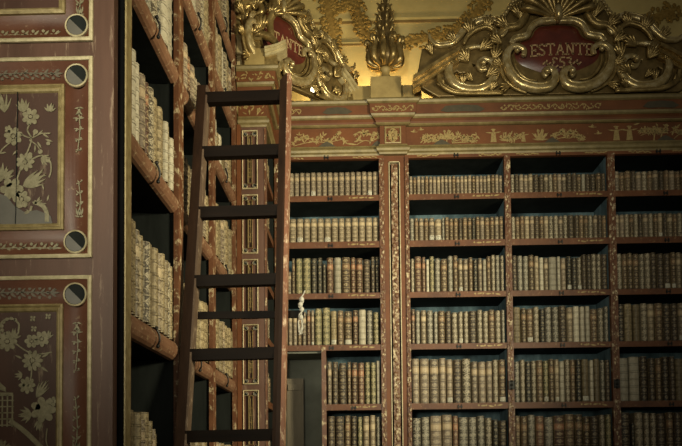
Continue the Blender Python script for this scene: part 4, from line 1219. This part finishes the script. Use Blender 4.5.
    b = NB(); cc = Vector((0, 0, sum(v for _, v in pl)/len(pl)))
    rings = []
    for s, w in ((1.0, .030), (.9, .044), (.6, .056), (.3, .060)):
        rings.append([b.verts.new((u*s, -w, cc.z+(v-cc.z)*s)) for u, v in pl])
    n = len(pl)
    for i in range(3):
        for k in range(n): b.faces.new((rings[i][k], rings[i][(k+1)%n], rings[i+1][(k+1)%n], rings[i+1][k]))
    b.faces.new(rings[3])
    pq = obj('name_plate', b, M['plaque'], root, smooth=True)
    b = NB(); letters(b, 'ESTANTE', .028, cu(556, 58.5)[1], .088, .066, .13, .012, .12)
    if second_line: letters(b, '~e53~', .03, cu(556, 71)[1], .082, .066, .14, .004, .13)
    obj('lettering', b, M['lettering'], pq)
    if second_line:
        b = NB(); letters(b, 'R', .0, cu(556, 82)[1], .052, .050, .2, 0, .14)
        obj('lettering', b, M['lettering'], root)

C1 = thing('cartouche', 'large gilded scroll cartouche with red ESTANTE plaque above the right bookcase', 'ornament', (1.635, YB-.02, ZTOP))
cartouche(C1)
PHI = R(46)
C2 = thing('cartouche', 'gilded scroll cartouche turned in the corner behind top of ladder', 'ornament', (-.590, 5.50, ZTOP), PHI)
C2.scale = (.80, .80, .86)
cartouche(C2, full=False, second_line=False)

# gilt blocks standing on the corner of the cornice
orgQ = (-.72, YP-.02, ZTOP)
Q = thing('gilt_plinth', 'stepped gold plinth blocks on cornice corner above the slim pilaster', 'plinth', orgQ)
b = NB(); box(b, -.800, -.655, YP-.075, YP+.09, ZTOP, ZTOP+.135); obj('block', b, M['plinthgold'], Q, bevel=.004, local=orgQ)
b = NB(); box(b, -.862, -.800, YP-.04, YP+.09, ZTOP, ZTOP+.105); box(b, -.862, -.79, YP-.055, YP+.09, ZTOP+.105, ZTOP+.25); obj('block', b, M['pale_lit_gilt'], Q, bevel=.004, local=orgQ)
b = NB()
for k, (z0, z1, e) in enumerate(((.135, .155, .012), (.155, .195, 0), (.195, .215, .016))): box(b, -.795-e, -.69+e, YP-.065-e, YP+.08, ZTOP+z0, ZTOP+z1)
obj('moulded_cap', b, M['antique'], Q, bevel=.003, local=orgQ)
b = NB()
for off, ww, e in ((0, .018, .02), (.018, .020, .01), (.038, .022, 0)):
    pts = [(-.495, .178), (-.55, .152), (-.60, .138), (-.650, .130)]
    P2 = smooth2(pts, 3)
    for i in range(len(P2)-1):
        (u0, v0), (u1, v1) = P2[i], P2[i+1]
        vs = [b.verts.new((u, y_, ZTOP+v-off-d)) for y_ in (YP-.09-e, YP+.02) for u, v, d in ((u0, v0, 0), (u1, v1, 0), (u1, v1, ww), (u0, v0, ww))]
        for f in ((0, 1, 2, 3), (7, 6, 5, 4), (0, 4, 5, 1), (3, 2, 6, 7), (0, 3, 7, 4), (1, 5, 6, 2)):
            b.faces.new([vs[k] for k in f])
obj('pediment_arm', b, M['pale_lit_gilt'], Q, local=orgQ)
b = NB(); box(b, -.66, -.565, YP-.07, YP+.06, ZTOP, ZTOP+.085); obj('block', b, M['antique'], Q, bevel=.004, local=orgQ)
def at(x, z, y=YP-.03): return (x, y, ZTOP+z)
b = NB()
P3, rr = smooth_path([at(-.55, .10), at(-.58, .20), at(-.64, .25), at(-.70, .27), at(-.73, .34), at(-.69, .39), at(-.66, .35)], 6, [.02, .028, .032, .03, .028, .022, .016]); tube(b, P3, rr, 8)
P3, rr = smooth_path([at(-.84, .27), at(-.80, .33), at(-.82, .42), at(-.77, .50), at(-.70, .50), at(-.68, .44), at(-.72, .42)], 6, [.02, .03, .034, .034, .028, .022, .016]); tube(b, P3, rr, 8)
P3, rr = smooth_path([at(-.60, .24), at(-.62, .36), at(-.58, .46), at(-.62, .56), at(-.68, .60)], 6, [.02, .03, .03, .026, .016]); tube(b, P3, rr, 8)
for x, z, a in ((-.76, .24, 1.0), (-.68, .30, 1.6), (-.80, .36, 2.0), (-.62, .40, .8), (-.73, .46, 1.4)):
    for k in range(5):
        aa = a+(k-2)*.35; e = Vector((math.cos(aa)*.11, 0, math.sin(aa)*.11)); p0 = Vector(at(x, z, YP-.02))
        P3, rr = smooth_path([p0, p0+e*.5+Vector((0, -.03, 0)), p0+e+Vector((0, -.02, 0))], 4, [.008, .015, .006]); tube(b, P3, rr, 6)
obj('scroll_foliage', b, M['antique'], Q, smooth=True, local=orgQ)

# ------------------------------------------------------------------ urn finial on the pilaster's cornice
UX = .262; UY = 6.02
orgU = (UX, UY, ZTOP)
Uo = thing('urn_finial', 'dark gilded leafy urn finial on plinth above the pilaster', 'urn', orgU)
b = NB(); box(b, -.125, .125, -.11, .11, 0, .266); obj('plinth', b, M['plinthgold'], Uo, bevel=.004)
b = NB(); box(b, -.36, -.125, -.02, .12, 0, .235); obj('plinth_wing', b, M['plinthgold'], Uo, bevel=.004)
b = NB(); box(b, .125, .30, -.02, .12, 0, .235); obj('plinth_wing', b, M['plinthgold'], Uo, bevel=.004)
b = NB(); lathe(b, (0, 0, .266), [(.074, 0), (.072, .012), (.052, .035), (.038, .062), (.034, .085), (.042, .098), (.046, .112), (.040, .126)]); obj('foot', b, M['plinthgold'], Uo, smooth=True)
b = NB(); lathe(b, (0, 0, .391), [(.040, 0), (.090, .018), (.122, .050), (.130, .090), (.116, .130), (.088, .165), (.070, .195), (.060, .225), (.066, .25), (.072, .28), (.062, .34), (.046, .42), (.034, .48), (.026, .51), (.036, .54), (.028, .58), (.012, .63)], 20)
obj('body', b, M['darkgold'], Uo, smooth=True)
for k in range(10):
    a = 2*PI*k/10+.16; d = Vector((math.cos(a), math.sin(a), 0))
    b = NB()
    pts = [d*.055+Vector((0, 0, .398)), d*.128+Vector((0, 0, .430)), d*.138+Vector((0, 0, .490)), d*.116+Vector((0, 0, .545)), d*.124+Vector((0, 0, .585)), d*.154+Vector((0, 0, .610)), d*.165+Vector((0, 0, .585)), d*.152+Vector((0, 0, .568))]
    P3, rr = smooth_path(pts, 5, [.012, .026, .030, .026, .022, .020, .015, .010]); tube(b, P3, rr, 7)
    obj('acanthus_leaf', b, M['antique'], Uo, smooth=True)
for lv, (z, r_, n) in enumerate(((.600, .066, 7), (.690, .064, 7), (.775, .056, 6), (.850, .040, 6))):
    b = NB()
    for k in range(n):
        a = 2*PI*k/n+lv*.4; d = Vector((math.cos(a), math.sin(a), 0))
        P3, rr = smooth_path([d*(r_-.02)+Vector((0, 0, z)), d*(r_+.006)+Vector((0, 0, z+.04)), d*(r_+.0)+Vector((0, 0, z+.075)), d*(r_+.026)+Vector((0, 0, z+.098))], 4, [.010, .017, .014, .006])
        tube(b, P3, rr, 6)
    obj('leaf_ring', b, M['antique'], Uo, smooth=True)

# ------------------------------------------------------------------ painted flower garlands on the wall
def garland(pts, rad, label, seed, n=150):
    q = random.Random(seed)
    P3 = smooth_path([(x, 6.309, z) for x, z in pts], 12)
    c = P3[len(P3)//2]
    o = tag(None or bpy.data.objects.new('flower_garland', None), label, 'garland', 'ochre flower garlands on the wall'); link(o); o.location = c
    b = NB()
    tube(b, P3, [rad*.5]*len(P3), 6, .12, nrm=(0, 1, 0)); obj('stem', b, M['garland'], o, local=c)
    b = NB()
    for i in range(int(n*2.4)):
        p_ = P3[q.randrange(len(P3))]
        ball(b, (p_.x+q.uniform(-rad, rad), 6.309, p_.z+q.uniform(-rad, rad)), q.uniform(.011, .022), 1, .25, 1, u=7, v=4)
    obj('flowers', b, M['garland'], o, smooth=True, local=c)
garland([(-.26, 5.75), (-.20, 5.50), (-.19, 5.30), (-.20, 5.12), (-.24, 4.98)], .085, 'painted ochre garland hanging straight down beside the left cartouche', 1, 150)
garland([(.02, 5.68), (.05, 5.50), (.11, 5.36), (.24, 5.28), (.44, 5.27), (.66, 5.31), (.86, 5.35), (1.02, 5.45), (1.12, 5.60), (1.18, 5.72)], .07, 'painted ochre garland swag passing behind the urn finial', 2, 260)
garland([(2.40, 5.26), (2.52, 5.34), (2.64, 5.44), (2.8, 5.5)], .08, 'painted ochre garland at the far right beyond cartouche scrolls', 3, 70)
garland([(-.22, 5.66), (-.08, 5.60), (.04, 5.62)], .05, 'painted ochre garland swag at top between cartouche and urn', 4, 50)

# ------------------------------------------------------------------ small lamp behind the left cartouche
LMP = thing('lamp', 'small glowing lamp behind foot of the corner cartouche', 'lamp', (-.354, 6.02, ZTOP))
b = NB(); lathe(b, (0, 0, 0), [(.045, 0), (.045, .012), (.016, .024), (.014, .185)], 14); obj('base', b, M['iron'], LMP, smooth=True)
m, nt, bb = nodes('lamp_glow'); bb.inputs['Emission Color'].default_value = (1, .82, .5, 1); bb.inputs['Emission Strength'].default_value = 14; bb.inputs['Base Color'].default_value = (1, .9, .7, 1)
b = NB(); ball(b, (0, 0, .222), .038, 1, 1, 1.15, u=14, v=10); obj('bulb', b, m, LMP, smooth=True)

# ------------------------------------------------------------------ light
def spot(name, loc, target, energy, size, angle, blend, color):
    l = bpy.data.lights.new(name, 'SPOT'); l.energy = energy; l.shadow_soft_size = size; l.spot_size = R(angle); l.spot_blend = blend; l.color = color
    o = bpy.data.objects.new(name, l); link(o); o.location = loc
    o.rotation_euler = (Vector(target)-Vector(loc)).to_track_quat('-Z', 'Y').to_euler()
def area(name, loc, target, energy, sx, sy, color, spread=180):
    l = bpy.data.lights.new(name, 'AREA'); l.energy = energy; l.shape = 'RECTANGLE'; l.size = sx; l.size_y = sy; l.color = color; l.spread = R(spread)
    o = bpy.data.objects.new(name, l); link(o); o.location = loc
    o.rotation_euler = (Vector(target)-Vector(loc)).to_track_quat('-Z', 'Y').to_euler()
spot('window_light_right', (3.3, 1.6, 2.9), (-.65, 5.0, 3.1), 1700, .35, 64, 1.0, (1, .92, .62))
spot('left_fill_spot', (-1.15, -2.2, 2.4), (.32, 5.86, 3.55), 1500, .5, 34, 1.0, (1, .97, .74))  # spot added at front left to light the bays' left-facing sides
area('room_fill', (1.5, -3.0, 3.2), (0, 5, 2.9), 60, 3, 2.5, (1, .96, .74))
area('cornice_lamp', (.27, 6.20, ZTOP+.06), (.27, 6.36, ZTOP+.45), 12, .9, .05, (1, .82, .46))
area('cornice_lamp', (-.15, 6.20, ZTOP+.06), (-.15, 6.36, ZTOP+.45), 6, .5, .05, (1, .82, .46))
w = bpy.data.worlds.new('World'); sc.world = w; w.use_nodes = True
w.node_tree.nodes['Background'].inputs[0].default_value = (.9, .85, .7, 1); w.node_tree.nodes['Background'].inputs[1].default_value = .06

# ------------------------------------------------------------------ camera
cam = bpy.data.cameras.new('Camera'); co_ = bpy.data.objects.new('Camera', cam); link(co_)
cam.sensor_width = 36; cam.sensor_fit = 'HORIZONTAL'
cam.lens = 733/682*36
cam.shift_x = 0.0
cam.shift_y = (430-223)/682
mw = Matrix.Identity(4)
for i in range(3):
    mw[i][0] = CR[i]; mw[i][1] = -CD[i]; mw[i][2] = -CF[i]; mw[i][3] = CAM[i]
co_.matrix_world = mw
cam.clip_start = .05
sc.camera = co_
sc.view_settings.view_transform = 'Standard'; sc.view_settings.look = 'None'; sc.view_settings.exposure = 0; sc.view_settings.gamma = 1
sc.view_settings.use_curve_mapping = False
